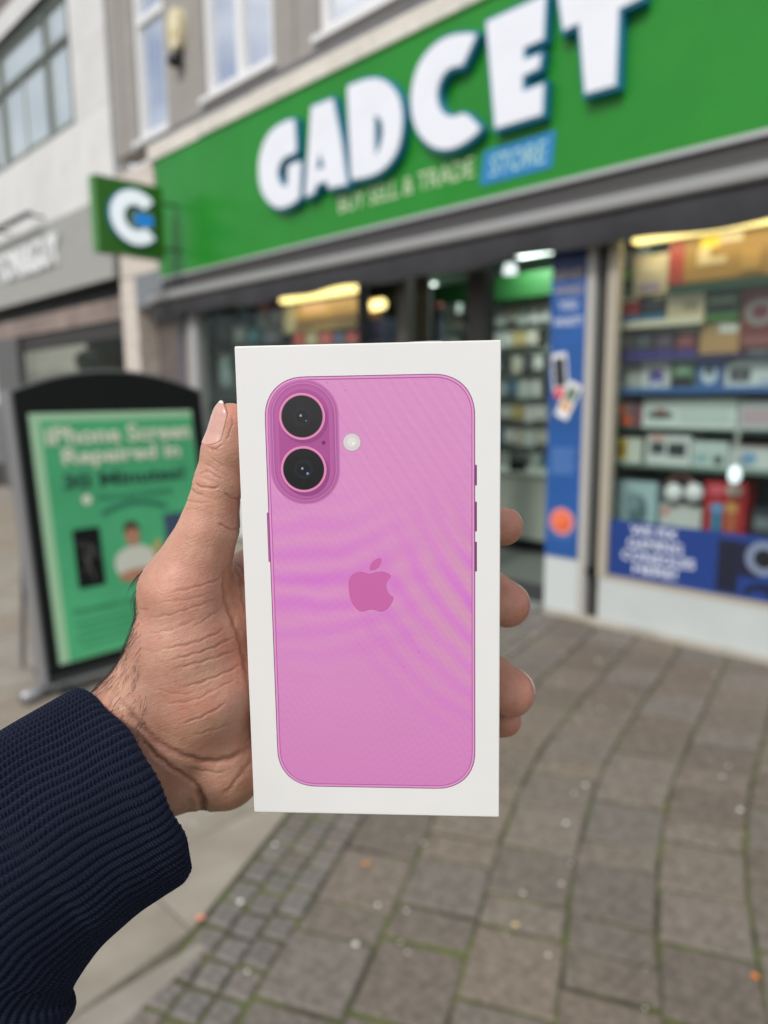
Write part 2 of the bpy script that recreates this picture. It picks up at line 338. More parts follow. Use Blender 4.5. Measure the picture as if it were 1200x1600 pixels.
obj('door_jamb', BX(-3.70, -3.52, .03, 2.42, -.62, -.5, fr=FAC), m_dark, shop)
obj('door_mat', BX(-3.5, -2.65, 4.2, 4.62, .021, .03), mat('black_mat', (.03, .032, .033), .9), label='dark rubber mat on the floor just inside the open shop door', cat='mat')
obj('door_sill', BX(-3.5, -2.63, -.02, .035, -.04, .03, fr=FAC), mat('metal_sill', (.35, .37, .36), .4, metal=.5), shop)

# fascia sign
fs = empty('fascia_sign', (-3.5, 4.05, 2.72), 'long bright green fascia sign reading GADCET with raised white letters', 'sign')
seams = [-7.5, -6.95, -5.2, -3.42, -1.2, 2.0]
for a, b_ in zip(seams[:-1], seams[1:]): obj('green_panel', BX(a+.0015, b_-.0015, 2.757, 3.96, .0, .06, fr=FAC), m_green, fs)
obj('bottom_trim', BX(-7.5, 2, 2.728, 2.755, -.02, .07, fr=FAC), m_trim, fs)
obj('top_trim', BX(-7.5, 2, 3.961, 3.98, .02, .075, fr=FAC), m_green2, fs)
YL = 4.05
def tr2(pts):    # picture points on the letter plane -> (x, z) in metres
    return [tuple(onY(a, b_, YL-.02)[[0, 2]]) for a, b_ in pts]
def z2(pts, ox=380, oy=0, s=2.857): return [(ox+a/s, oy+b_/s) for a, b_ in pts]
LET = {
 'G': [smooth_poly(tr2(z2([(238, 530), (180, 548), (125, 590), (90, 660), (75, 740), (80, 830), (105, 890), (150, 932), (195, 932), (240, 908), (262, 885), (264, 860), (270, 745), (270, 718), (235, 728), (206, 742), (208, 790), (206, 828), (190, 835), (175, 820), (163, 785), (168, 745), (190, 708), (240, 688), (248, 680), (240, 545)])), 1)],
 'A': [tr2(z2([(410, 440), (312, 478), (300, 640), (283, 885), (325, 868), (338, 830), (382, 812), (388, 846), (475, 828), (450, 640)])), tr2(z2([(352, 690), (368, 748), (338, 757)]))],
 'D': [smooth_poly(tr2(z2([(472, 390), (475, 385), (560, 352), (630, 350), (690, 400), (720, 480), (722, 580), (700, 680), (650, 750), (590, 790), (495, 808), (490, 806), (480, 600)])), 1), smooth_poly(tr2(z2([(600, 520), (625, 540), (632, 590), (622, 650), (602, 695), (600, 690), (599, 600), (599, 525)])), 1)],
 'C': [smooth_poly(tr2(z2([(1055, 158), (1050, 152), (1000, 150), (930, 160), (860, 200), (800, 270), (765, 360), (755, 460), (765, 550), (800, 620), (860, 670), (930, 676), (1000, 645), (1062, 592), (1068, 575), (1062, 560), (1000, 500), (950, 525), (905, 510), (880, 470), (875, 410), (895, 350), (930, 310), (985, 300), (990, 298)])), 1)],
 'E': [tr2([(762, 35), (857, -8), (853, 64), (823, 77), (822, 94), (850, 84), (846, 109), (821, 121), (820, 143), (854, 130), (851, 181), (776, 204)])],
 'T': [tr2([(872, -20), (882, 52), (907, 40), (916, 150), (966, 136), (971, 17), (1006, 0), (1012, -78)])]}
for k, polys in LET.items():
    V, F = curve_mesh(polys, .07, .014); W3 = np.stack([V[:, 0], YL-.002-(V[:, 2]+.0)*1-.035+.0, V[:, 1]], 1)
    W3[:, 1] = 4.088-(V[:, 2]+.035)
    lo = obj('raised_letter', (W3, F), m_ret, fs)
    V, F = curve_mesh(polys, .012, -.006); W3 = np.stack([V[:, 0], 4.0175-(V[:, 2]+.006), V[:, 1]], 1)
    obj('letter_face', (W3, F), m_letter, lo)
FF = Fr((0, 4.0895, 0), (1, 0, 0), (0, 0, 1), (0, -1, 0))
def fx(px, py): return onY(px, py, 4.085)
a = fx(530, 342); b_ = fx(740, 272); c = fx(530, 320)
text('BUY SELL & TRADE', FF, a[0], 2.915, b_[0]-a[0], .125, m_tag, fs, 'tagline_lettering', bold=.0, shear=.0)
a = fx(757, 237); b_ = fx(868, 208); lo = fx(752, 290)
flat(FF, [(a[0]-.03, lo[2]), (b_[0]-.02, lo[2]), (b_[0], a[2]), (a[0], a[2])], 0, m_blue, fs, 'blue_tagline_panel', .006)
text('STORE', FF, a[0]+.05, lo[2]+.04, b_[0]-a[0]-.11, a[2]-lo[2]-.08, mat('pale_green_letter', (.45, .68, .62), .5), fs, 'tagline_lettering', n=.006, bold=.0, shear=.15)

# awning
aw = empty('awning', (-3.5, 3.95, 2.4), 'rolled charcoal canvas awning under a silver rail below the green sign', 'awning')
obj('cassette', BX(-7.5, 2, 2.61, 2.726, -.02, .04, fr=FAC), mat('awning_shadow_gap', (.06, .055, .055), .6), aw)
AR = Fr((0, 3.97, 0), (1, 0, 0), (0, 0, 1), (0, -1, 0))
mb = MB(AR); pr = [(0, 2.485), (.0, 2.545), (.03, 2.558), (.048, 2.54), (.044, 2.495), (.03, 2.482)]
prof = MB(Fr((-7.52, 3.97, 0), (0, -1, 0), (0, 0, 1), (1, 0, 0))).prism(pr, 0, 9.5)
obj('front_rail', prof.vf, mat('brushed_silver_rail', (.38, .38, .38), .4, metal=.3), aw)
obj('housing', BX(-7.5, 2, 2.56, 2.585, .04, .19, fr=FAC), mat('awning_housing', (.10, .10, .10), .5), aw)
V, F = [], []; NX = 260
for i in range(NX+1):
    x = -7.5+9.5*i/NX
    for j in range(9):
        t_ = j/8; sag = .012*math.sin(x*3.1)+.010*math.sin(x*7.7+1)
        z_ = 2.484-(.175+sag)*t_; yy = 3.965+.012*math.sin(x*9+2*math.sin(x*2.3))*t_+.03*t_*t_
        V.append((x, yy, z_))
for i in range(NX):
    for j in range(8): q = i*9+j; F.append((q, q+1, q+10, q+9))
nv = len(V); V += [(x, y+.004, z_) for x, y, z_ in V]; F += [tuple(nv+k for k in reversed(f)) for f in F]
obj('canvas_valance', (V, F), m_awn, aw, smooth=True)

# projecting sign
ps = empty('projecting_sign', (-7.07, 3.55, 2.85), 'square green projecting sign with a big white C and small blue block', 'sign')
PF = Fr((-7.0, 3.2, 2.86), (0, 1, 0), (0, 0, 1), (1, 0, 0))
obj('sign_box', MB(PF).prism(rrect(0, 0, .68, .69, .01), -.14, 0).vf, m_green2, ps)
obj('sign_edge', BX(.02, .66, -.14, .0, 0, 0) if 0 else BX(-.012, -.001, .0, .69, -.13, -.01, fr=PF), mat('lit_green_edge', (.08, .25, .06), .4), ps)
def arc(cx_, cy_, ro, ri, a0, a1, n=30):
    return [(cx_+ro*math.cos(math.radians(a0+(a1-a0)*i/n)), cy_+ro*math.sin(math.radians(a0+(a1-a0)*i/n))) for i in range(n+1)]+[(cx_+ri*math.cos(math.radians(a1-(a1-a0)*i/n)), cy_+ri*math.sin(math.radians(a1-(a1-a0)*i/n))) for i in range(n+1)]
V, F = curve_mesh([arc(.365, .35, .255, .122, 42, 318)], .03, .016); W3 = PF.O+np.outer(V[:, 0], PF.U)+np.outer(V[:, 1], PF.V)+np.outer(V[:, 2]+.016, PF.N)
lo = obj('letter_edge', (W3, F), m_ret, ps)
V, F = curve_mesh([arc(.365, .35, .255, .122, 42, 318)], .01, 0); W3 = PF.O+np.outer(V[:, 0], PF.U)+np.outer(V[:, 1], PF.V)+np.outer(V[:, 2]+.037, PF.N)
obj('letter_face', (W3, F), mat('lit_white_letter', (.85, .86, .9), .35, emit=(.84, .88, 1), es=.35), lo)
flat(PF, rrect(.32, .255, .565, .43, .02), .002, mat('grey_green_block', (.28, .36, .26), .5), ps, 'block_border', .012)
flat(PF, rrect(.365, .295, .55, .39, .01), .015, mat('bright_blue_block', (.01, .25, .80), .4, emit=(.01, .25, .8), es=.25), ps, 'blue_block', .01)
for z_ in (2.98, 3.42): obj('bracket_arm', MB().tube([(-7.07, 3.875, z_), (-7.07, 4.14, z_)], .014).vf, m_dark, ps)
# alarm box and camera
ab = empty('alarm_box', (-6.98, 4.12, 4.8), 'cream yellow alarm box on the grey wall between the two left upper windows', 'alarm box')
obj('casing', MB(FAC).prism(smooth_poly([(-7.03, 4.88), (-6.84, 4.88), (-6.83, 5.24), (-7.04, 5.24)], 2), .0, .09).vf, mat('cream_plastic', (.78, .70, .46), .5), ab)
obj('casing_badge', BX(-7.0, -6.87, 4.97, 5.05, .0905, .094, fr=FAC), mat('cream_plastic_print', (.62, .52, .26), .5), ab)
sc_ = empty('dome_camera', (-6.96, 4.05, 4.75), 'small black dome camera mounted beneath the cream alarm box', 'security camera')
obj('mount', BX(-7.0, -6.92, 4.80, 4.85, 0, .10, fr=FAC), m_dark, sc_)
bm = bmesh.new(); bmesh.ops.create_uvsphere(bm, u_segments=16, v_segments=10, radius=.075); V = np.array([v.co[:] for v in bm.verts])*[1, 1, .8]+[-6.96, 4.07, 4.77]; F = [[v.index for v in f.verts] for f in bm.faces]; bm.free()
obj('dome', (V, F), mat('smoked_dome', (.01, .01, .012), .15), sc_, smooth=True)

# ------------------------------------------------------------------ WINDOW STICKERS
SF = Fr((0, 4.149, 0), (1, 0, 0), (0, 0, 1), (0, -1, 0))
bn = empty('vinyl_banner', (-2.49, 4.14, .4), 'tall blue vinyl banner on the door pilaster picturing phones and a red button', 'banner')
m_bn = mat('banner_blue', (.018, .095, .33), .4, var=.25, scale=1.5); m_bd = mat('banner_navy', (.010, .028, .12), .4)
bx0, bx1 = -2.612, -2.365
obj('backing', BX(bx0, bx1, .395, 2.17, .004, .007, fr=SF), m_bn, bn)
obj('navy_top', BX(bx0, bx1, 2.172, 2.415, .004, .007, fr=SF), m_bd, bn)
m_bt = mat('banner_letter', (.62, .66, .74), .5); m_bt2 = mat('banner_letter_tan', (.36, .31, .27), .5)
for s_, v_, mm_ in (('REPAIRS', 2.17, m_bt2), ('WHILE', 2.075, m_bt2), ('YOU', 1.985, m_bt), ('WAIT!', 1.885, m_bt)):
    wd = .20 if len(s_) > 3 else .13
    text(s_, SF, -2.49-wd/2, v_, wd, .055, mm_, bn, n=.0075, bold=.02)
def rot(pts, c, a): 
    ca, sa = math.cos(a), math.sin(a); return [(c[0]+x*ca-y*sa, c[1]+x*sa+y*ca) for x, y in pts]
ph = flat(SF, rot(rrect(-.055, -.12, .055, .12, .012), (-2.535, 1.60), .10), .0075, mat('print_white', (.80, .80, .82), .4), bn, 'printed_phone')
flat(SF, rot(rrect(-.042, -.09, .042, .09, .004), (-2.535, 1.60), .10), .0095, mat('print_screen', (.03, .035, .045), .3), ph, 'printed_screen')
ph = flat(SF, rot(rrect(-.05, -.12, .05, .12, .012), (-2.465, 1.42), -.45), .0115, MATS['print_white'], bn, 'printed_phone')
flat(SF, rot(rect(-.035, .0, .035, .09), (-2.465, 1.42), -.45), .0135, mat('print_foliage', (.12, .20, .13), .5), ph, 'printed_screen')
flat(SF, rot(rect(-.035, -.07, .03, -.01), (-2.465, 1.42), -.45), .0135, mat('print_amber', (.70, .36, .12), .5), ph, 'printed_picture')
flat(SF, circ(-2.53, 1.47, .038, 20), .0155, mat('print_pink', (.72, .12, .14), .5), bn, 'printed_badge')
for k in range(6): flat(SF, rect(-2.58, 1.10-.03*k, -2.40-.01*(k % 3), 1.112-.03*k), .0075, mat('print_pale_blue', (.12, .24, .50), .5), bn, 'small_print')
flat(SF, circ(-2.487, .62, .105, 40), .0075, mat('ring_blue', (.07, .14, .38), .5), bn, 'button_ring')
flat(SF, circ(-2.487, .635, .088, 40), .0092, mat('ring_pink', (.75, .25, .22), .5), bn, 'button_ring')
flat(SF, circ(-2.487, .635, .058, 40), .0110, mat('button_orange', (.80, .13, .03), .3, coat=.6), bn, 'red_button', .008)
flat(SF, circ(-2.492, .645, .022, 24), .0192, mat('button_hot', (.85, .30, .18), .3), bn, 'button_centre', .002)
cp = empty('window_poster', (-1.4, 4.17, .3), 'low dark blue window poster saying WE FIX GAMING CONSOLES HERE! in white', 'poster')
WF = Fr((0, 4.1785, 0), (1, 0, 0), (0, 0, 1), (0, -1, 0))
obj('backing', BX(-2.163, 1.9, .327, .685, .0005, .003, fr=WF), mat('poster_blue', (.012, .045, .22), .4), cp)
m_wt = mat('poster_white', (.80, .84, .92), .5)
for s_, v_, wd, uc in (('WE FIX', .602, .29, -1.88), ('GAMING', .522, .34, -1.87), ('CONSOLES', .442, .45, -1.85), ('HERE!', .365, .27, -1.86)):
    text(s_, WF, uc-wd/2, v_, wd, .060, m_wt, cp, n=.0035, bold=.012, spacing=1.0)
flat(WF, rect(-1.50, .345, -1.385, .645), .0032, mat('poster_black', (.010, .012, .03), .4), cp, 'printed_console')
flat(WF, rect(-1.383, .45, -1.28, .64), .0032, mat('poster_black2', (.012, .012, .04), .4), cp, 'printed_console')
flat(WF, smooth_poly([(-1.36, .36), (-1.31, .42), (-1.20, .43), (-1.17, .36), (-1.20, .34), (-1.24, .385), (-1.30, .385), (-1.34, .34)], 2), .0048, MATS['poster_black'], cp, 'printed_gamepad')
flat(WF, circ(-1.255, .565, .095, 40), .0052, mat('ring_grey', (.20, .25, .36), .4), cp, 'printed_ring')
flat(WF, circ(-1.255, .565, .054, 40), .0070, mat('poster_lens', (.012, .014, .018), .3), cp, 'printed_button')

# ------------------------------------------------------------------ RIGHT DISPLAY WINDOW
YD = 4.36
def X(px, py, Y=YD): return onY(px, py, Y)[0]
def Z(px, py, Y=YD): return onY(px, py, Y)[2]
obj('display_back_panel', BX(-2.5, 2, 4.80, 4.83, .3, 1.62), mat('display_back', (.05, .06, .055), .7), kind='structure')
obj('display_side_panel', BX(-2.3, -2.27, 4.22, 4.79, .3, 2.6), mat('display_side', (.10, .11, .10), .7), kind='structure')
SH = {}
def shelf(key, px, py, x0, x1, col, lab, th=.022):
    zt = Z(px, py); SH[key] = zt
    obj('display_shelf', BX(x0, x1, YD-.02, 4.79, zt-th, zt-.001), mat('shelf_'+key, col, .4), label=lab, cat='shelf', group='shelves in the display window')
shelf('cream', 1000, 502, -2.26, X(1098, 505), (.60, .54, .42), 'short cream shelf at the upper left of the display window', .04)
shelf('dark', 1000, 560, -2.26, 1.9, (.05, .045, .12), 'dark purple edged shelf below the short cream one')
shelf('blue', 1000, 612-6, -2.26, 1.9, (.03, .12, .34), 'shelf with a bright blue front edge', .035)
shelf('green', 1000, 668, -2.26, 1.9, (.03, .06, .045), 'dark green shelf under the long white boxes')
shelf('glass', 1000, 724, -2.26, 1.9, (.15, .20, .17), 'grey green shelf above the red toy box')
shelf('floor', 1000, 835, -2.26, 1.9, (.10, .10, .09), 'lowest display shelf partly hidden by the blue poster')
PROD = 'goods on show in the window'
def item(px0, px1, pt, pb, col, name, cat, label, prints=(), Y=YD, snap=None, depth=.16, rough=.45):
    Y = Y+random.uniform(0, .07); pm = (px0+px1)/2; ym = (pt+pb)/2; x0, x1 = X(px0, ym, Y), X(px1, ym, Y); z1 = Z(pm, pt, Y); z0 = SH[snap] if snap else Z(pm, pb, Y)
    e = empty(name, ((x0+x1)/2, Y, z0), label, cat, PROD)
    fr = Fr((x0, Y, z0), (1, 0, 0), (0, 0, 1), (0, -1, 0)); W_, H_ = x1-x0-.004, z1-z0
    key = 'carton_%d_%d_%d' % tuple(int(c*100) for c in col)
    obj('carton', BX(0, W_, 0, H_, -depth, 0, fr=fr), mat(key, col, rough), e)
    for i, p_ in enumerate(prints):
        a, b2, c2, d2, cc = p_[:5]; kk = 'print_%d_%d_%d' % tuple(int(c*100) for c in cc); shp = p_[5] if len(p_) > 5 else 'r'
        pts = rect(a*W_, b2*H_, c2*W_, d2*H_) if shp == 'r' else circ((a+c2)/2*W_, (b2+d2)/2*H_, (d2-b2)/2*H_, 18, (c2-a)/2*W_)
        flat(fr, pts, .0005+.0016*i, mat(kk, cc, .4), e, 'printed_picture', .0014)
    return e
W = (.62, .63, .62); K = (.015, .015, .018)
item(958, 1000, 372, 420, (.50, .47, .38), 'accessory_box', 'box', 'pale cream box at the top left corner of the display', [(.2, .2, .8, .8, (.58, .52, .40))], Y=4.5)
item(958, 990, 421, 462, (.12, .24, .03), 'green_box', 'box', 'small lime green box with a dark band, under the pale cream one', [(0, .15, 1, .6, (.02, .04, .02))])
item(991, 1044, 398, 460, (.58, .50, .36), 'tall_box', 'box', 'tall beige box left of the big brown carton', [(.15, .1, .8, .3, (.35, .28, .42)), (.2, .5, .8, .85, (.66, .58, .42))])
item(1046, 1210, 352, 436, (.33, .19, .045), 'large_carton', 'carton', 'largest brown and red carton with a yellow sticker under the lamp', [(0, 0, .16, 1, (.35, .05, .03)), (.32, .62, .5, .95, (.80, .60, .05)), (.5, .68, .72, .98, (.72, .60, .42)), (.30, .3, .42, .62, (.60, .48, .28)), (.4, .3, .58, .42, (.60, .48, .28)), (.72, .1, .9, .5, (.42, .25, .07))], depth=.3)
item(1046, 1210, 438, 452, (.03, .08, .05), 'flat_case', 'box', 'flat dark green case carrying the largest brown carton', depth=.3)
item(958, 998, 466, 500, (.28, .03, .03), 'game_box', 'box', 'dark red game box with a blue foot on the short cream shelf', [(0, 0, 1, .28, (.03, .12, .26)), (0, .85, 1, 1, (.42, .40, .30))], snap='cream')
item(999, 1041, 464, 500, (.02, .02, .03), 'game_box', 'box', 'black game box with a blue foot next to the dark red one', [(0, 0, 1, .28, (.03, .12, .26)), (.2, .5, .8, .9, (.05, .05, .07)), (.55, .92, .95, 1, (.6, .5, .3))], snap='cream')
item(1043, 1101, 455, 498, (.52, .45, .32), 'printer_box', 'box', 'beige printer box on the right end of the short cream shelf', [(.1, .1, .9, .9, (.44, .37, .26)), (.45, .3, .85, .6, (.25, .2, .15))], snap='cream')
item(1103, 1156, 462, 500, (.025, .06, .03), 'dark_box', 'box', 'black and green box above the small tan carton', [(0, 0, 1, .25, (.06, .18, .04)), (.1, .35, .9, .65, K), (.1, .7, .9, .95, (.14, .18, .12))])
item(1093, 1156, 508, 552, (.38, .22, .10), 'tan_carton', 'carton', 'small tan carton with a white label, below the black and green box', [(.5, .72, .95, .98, (.62, .60, .56))])
item(1158, 1215, 440, 545, (.14, .03, .03), 'wheel_box', 'box', 'dark red box picturing a grey steering wheel at the right edge', [(.1, .35, 1, .75, (.22, .2, .2), 'c'), (.3, .45, .8, .66, (.14, .03, .04), 'c'), (.1, .05, .9, .2, (.22, .08, .08))])
for i, (a, b_, c) in enumerate(((958, 990, (.06, .055, .055)), (991, 1022, (.04, .04, .05)), (1023, 1055, (.05, .03, .05)), (1056, 1090, (.13, .03, .035)))):
    item(a, b_, 518, 556, c, 'game_case', 'box', ['charcoal', 'black', 'plum', 'maroon'][i]+' game case with purple foot in the row under the short cream shelf', [(0, 0, 1, .28, (.05, .03, .22)), (.15, .45, .8, .8, tuple(x*1.9+.03 for x in c))], snap='dark')
item(957, 1000, 573, 603, (.40, .40, .37), 'console_box', 'box', 'pale grey box showing a gamepad, far left above the blue edge', [(.2, .2, .75, .8, (.22, .22, .2), 'c'), (.5, .3, .8, .6, (.5, .5, .48), 'c')], snap='blue')
item(1001, 1048, 566, 603, (.55, .54, .52), 'console_box', 'box', 'white box with a purple gadget on its front above the blue edge', [(.3, .15, .78, .7, (.10, .06, .26)), (.4, .05, .7, .25, (.6, .65, .75), 'c')], snap='blue')
item(1050, 1086, 563, 603, (.10, .20, .11), 'router_box', 'box', 'green and black box between the purple print box and the blue box', [(.0, .0, .95, .4, K), (.2, .5, .8, .8, (.25, .38, .25))], snap='blue')
item(1088, 1131, 562, 603, (.05, .10, .28), 'headset_box', 'box', 'royal blue box with a round white picture above the blue edge', [(.2, .1, .8, .75, (.5, .55, .62), 'c'), (.35, .4, .65, .8, (.02, .03, .05), 'c')], snap='blue')
item(1133, 1215, 566, 604, (.58, .58, .58), 'clock_box', 'box', 'wide white box picturing a black digital clock', [(.1, .2, .5, .75, (.03, .03, .035)), (.18, .35, .42, .6, (.14, .14, .15)), (.7, .1, .9, .3, (.4, .42, .5))], snap='blue')
item(944, 992, 630, 664, (.20, .13, .13), 'toy_box', 'box', 'dark box with orange balls printed on it', [(.0, .1, .3, .55, (.75, .14, .03), 'c'), (.45, .5, .75, .95, (.75, .22, .12), 'c'), (.6, .1, .95, .5, (.78, .12, .04), 'c')], snap='green')
item(992, 1003, 632, 664, (.30, .08, .14), 'slim_case', 'box', 'slim crimson case beside the box with orange balls', snap='green')
item(1004, 1152, 624, 664, (.66, .68, .66), 'long_box', 'box', 'long white box with a small dark printed car', [(.05, .3, .36, .6, (.10, .10, .11), 'c'), (.15, .5, .27, .68, (.35, .10, .09), 'c'), (.42, .25, .94, .75, (.56, .59, .57))], snap='green')
item(1154, 1215, 626, 664, (.52, .50, .52), 'pink_box', 'box', 'pale grey box with a pinkish front, right of the long white box', [(.1, .2, 1, .7, (.50, .36, .40))], snap='green')
item(946, 1003, 684, 722, (.62, .62, .56), 'camera_box', 'box', 'cream box with a yellow and black stripe figure', [(.3, .15, .62, .95, (.62, .38, .05)), (.4, .35, .52, .7, (.12, .09, .03))], snap='glass')
item(1010, 1080, 680, 722, (.60, .60, .60), 'camera_box', 'box', 'white box with two black camera pictures', [(.1, .35, .42, .75, (.05, .05, .06)), (.5, .3, .9, .75, (.04, .04, .05)), (.1, .8, .4, 1.0, (.66, .40, .36))], snap='glass')
item(1082, 1138, 690, 722, (.50, .55, .54), 'charger_box', 'box', 'grey white box with a faint teal print beside the camera box', [(.1, .2, .45, .5, (.26, .38, .42)), (.6, .1, .9, .5, (.10, .12, .12), 'c')], snap='glass')
item(1140, 1215, 696, 722, (.60, .60, .60), 'cable_box', 'box', 'low white box with a blue picture at the right edge', [(.25, .15, .6, .7, (.20, .32, .50), 'c'), (0, .9, 1, 1, (.55, .35, .33))], snap='glass')
item(962, 1026, 752, 830, (.42, .54, .58), 'controller_box', 'box', 'light blue box picturing a dark grey figure above the poster', [(.3, .1, .8, .75, (.12, .18, .20), 'c'), (.25, .4, .6, .8, (.24, .33, .36), 'c')], snap='floor')
item(1031, 1096, 790, 832, (.62, .60, .58), 'white_box', 'box', 'white box with a red spot under the pair of white cups', [(.05, .65, .22, .9, (.70, .15, .12), 'c'), (.35, .15, .75, .45, (.68, .70, .68), 'c')], snap='floor')
e = item(1100, 1166, 753, 832, (.42, .02, .025), 'bottle_set_box', 'box', 'bright red box with a blue bottle and an orange bottle pictured', [(.2, .15, .45, .5, (.02, .20, .34)), (.15, .5, .5, .65, (.12, .30, .55), 'c'), (.56, .15, .8, .5, (.45, .12, .05)), (.55, .52, .82, .68, (.60, .30, .10)), (.1, .78, .5, .95, (.65, .10, .14), 'c'), (.52, .78, .92, .98, (.50, .36, .30), 'c')], snap='floor')
item(1175, 1215, 796, 834, (.03, .035, .05), 'dark_device_box', 'box', 'low black box right of the bright red bottle box', [(.1, .5, .9, .8, (.16, .17, .19))], snap='floor')
# headphones pair on the white box
hp = empty('white_headphones', tuple(onY(1063, 790, YD)), 'pair of white headphones with a dark pink band standing on a white box', 'headphones', PROD)
for cxp in (1046, 1078):
    c = onY(cxp, 772, YD-.02); bm = bmesh.new(); bmesh.ops.create_uvsphere(bm, u_segments=20, v_segments=12, radius=1); V = np.array([v.co[:] for v in bm.verts])*[.058, .05, .062]+c+[0, .06, 0]; F = [[v.index for v in f.verts] for f in bm.faces]; bm.free()
    obj('ear_cup', (V, F), mat('glossy_white', (.78, .74, .76), .2), hp, smooth=True)
c = onY(1063, 768, YD+.04); obj('head_band', MB().tube([c+np.array([.09*math.cos(a), 0, .095*math.sin(a)]) for a in np.linspace(0, math.pi, 17)], .011).vf, mat('dusty_pink', (.25, .10, .09), .5), hp, smooth=True)
bb = empty('hanging_bulb', tuple(onY(1150, 740, 4.25)), 'bright white oval bulb hanging on a coiled white cord in the window', 'lamp')
c = onY(1148, 742, 4.25); bm = bmesh.new(); bmesh.ops.create_uvsphere(bm, u_segments=20, v_segments=12, radius=1); V = np.array([v.co[:] for v in bm.verts])*[.034, .034, .05]+c; F = [[v.index for v in f.verts] for f in bm.faces]; bm.free()
obj('bulb', (V, F), mat('lit_bulb', (.8, .8, .85), .3, emit=(.85, .92, 1), es=.9), bb, smooth=True)
obj('coiled_cord', MB().tube([c+np.array([.013*math.cos(a), .013*math.sin(a), .05+a*.0035]) for a in np.linspace(0, 60, 160)], .004, 5).vf, mat('white_cord', (.6, .62, .6), .4), bb, smooth=True)
def lamp(name, V, m_, lab, cat='lamp', grp=None): return obj(name, V, m_, label=lab, cat=cat, group=grp)
m_warm = mat('warm_tube', (.9, .8, .5), .4, emit=(1, .72, .27), es=2.2)
t1 = empty('strip_light', (-1.0, 4.32, 2.3), 'long warm yellow strip light across the top of the right display window', 'lamp')
zt = Z(1100, 355, 4.32)
xa_ = X(992, 372, 4.32)
V, F = [], []
mb = MB(Fr((xa_, 4.32, zt), (0, -1, 0), (0, 0, 1), (1, 0, 0))).prism(rrect(-.03, -.03, .03, .03, .012, 3), 0, 2.6); obj('tube', mb.vf, m_warm, t1)
def arealight(name, loc, sx_, sy_, e_, col, tilt=0):
    l = bpy.data.lights.new(name, 'AREA'); l.shape = 'RECTANGLE'; l.size = sx_; l.size_y = sy_; l.energy = e_; l.color = col
    o = bpy.data.objects.new(name, l); scn.collection.objects.link(o); o.location = loc; o.rotation_euler = (tilt, 0, 0)
arealight('strip_light_glow', (xa_+1.3, 4.27, zt-.04), 2.5, .05, 5, (1, .82, .55), math.radians(12))
obj('batten', BX(xa_, xa_+2.6, 4.352, 4.37, zt-.035, zt+.04), m_white, t1)
t2 = empty('strip_light', (-4.9, 4.32, 2.3), 'short warm yellow strip light at the top of the left display window', 'lamp')
z2_ = Z(500, 458, 4.32); xa_, xb_ = X(441, 470, 4.32), X(560, 447, 4.32)
obj('tube', MB(Fr((xa_, 4.32, z2_), (0, -1, 0), (0, 0, 1), (1, 0, 0))).prism(rrect(-.03, -.035, .03, .035, .012, 3), 0, xb_-xa_).vf, m_warm, t2)
arealight('strip_light_glow', ((xa_+xb_)/2, 4.27, z2_-.045), 1.0, .05, 2.6, (1, .78, .45), math.radians(14))
obj('batten', BX(xa_, xb_, 4.352, 4.37, z2_-.04, z2_+.04), m_white, t2)

# ------------------------------------------------------------------ LEFT DISPLAY WINDOW
obj('left_display_back_panel', BX(-6.95, -4.36, 4.95, 4.98, .3, 2.7), mat('left_display_back', (.06, .065, .06), .7), kind='structure')
SH['left'] = Z(500, 540, YD); SH['left2'] = Z(500, 506, YD)
obj('display_shelf', BX(-6.85, -4.45, YD-.02, 4.8, SH['left']-.02, SH['left']-.001), MATS['shelf_floor'], label='dark shelf behind the top edge of the white box, left display window', cat='shelf', group='shelves in the display window')
item(462, 558, 470, 500, (.30, .19, .05), 'large_carton', 'carton', 'long golden brown carton below the short yellow strip light', [(.1, .5, .5, .95, (.40, .24, .14)), (0, 0, 1, .2, (.15, .09, .02)), (.6, .2, .9, .8, (.24, .14, .04))], depth=.3)
item(442, 461, 468, 520, (.50, .46, .32), 'tall_box', 'box', 'tall pale cream box at the left end of the golden carton')
item(462, 558, 502, 517, (.16, .11, .04), 'flat_carton', 'carton', 'flat dark brown carton under the long golden one', [(.3, .2, .7, .8, (.24, .17, .06))], depth=.3)
for i, (a, b_, c, nm) in enumerate(((458, 475, (.30, .05, .04), 'red'), (477, 496, (.30, .28, .18), 'khaki'), (498, 520, (.32, .06, .07), 'crimson'), (522, 538, (.05, .08, .16), 'navy'), (540, 560, (.34, .05, .05), 'scarlet'))):
    item(a, b_, 519, 538, c, 'small_box', 'box', nm+' small box in the low row just above the white box edge', [(.2, .3, .8, .7, tuple(min(.6, x*1.8+.05) for x in c))], snap='left')
item(572, 600, 497, 540, (.02, .02, .07), 'navy_case', 'box', 'deep navy case standing in the corner of the left window', Y=4.45)
c = onY(586, 478, 4.6); obj('warm_lamp', MB().tube([c-np.array([.10, 0, 0]), c+np.array([.10, 0, .01])], [.045, .045], 10).vf, m_warm, label='small warm round ended lamp beside the corner mullion', cat='lamp')
for a, b_, t_, b2_, cc_, nm_ in ((340, 362, 488, 512, (.10, .10, .10), 'charcoal'), (364, 384, 506, 538, (.30, .30, .28), 'ash grey'), (386, 404, 512, 538, (.06, .20, .22), 'teal'), (406, 420, 470, 492, (.40, .10, .08), 'brick red'), (422, 438, 478, 508, (.16, .16, .18), 'slate'), (408, 438, 516, 538, (.12, .12, .14), 'graphite')):
    item(a, b_, t_, b2_, cc_, 'small_box', 'box', nm_+' box among the dark goods at the left end of the left window', [(.2, .3, .8, .7, tuple(min(.7, x*1.8+.08) for x in cc_))], Y=4.42)
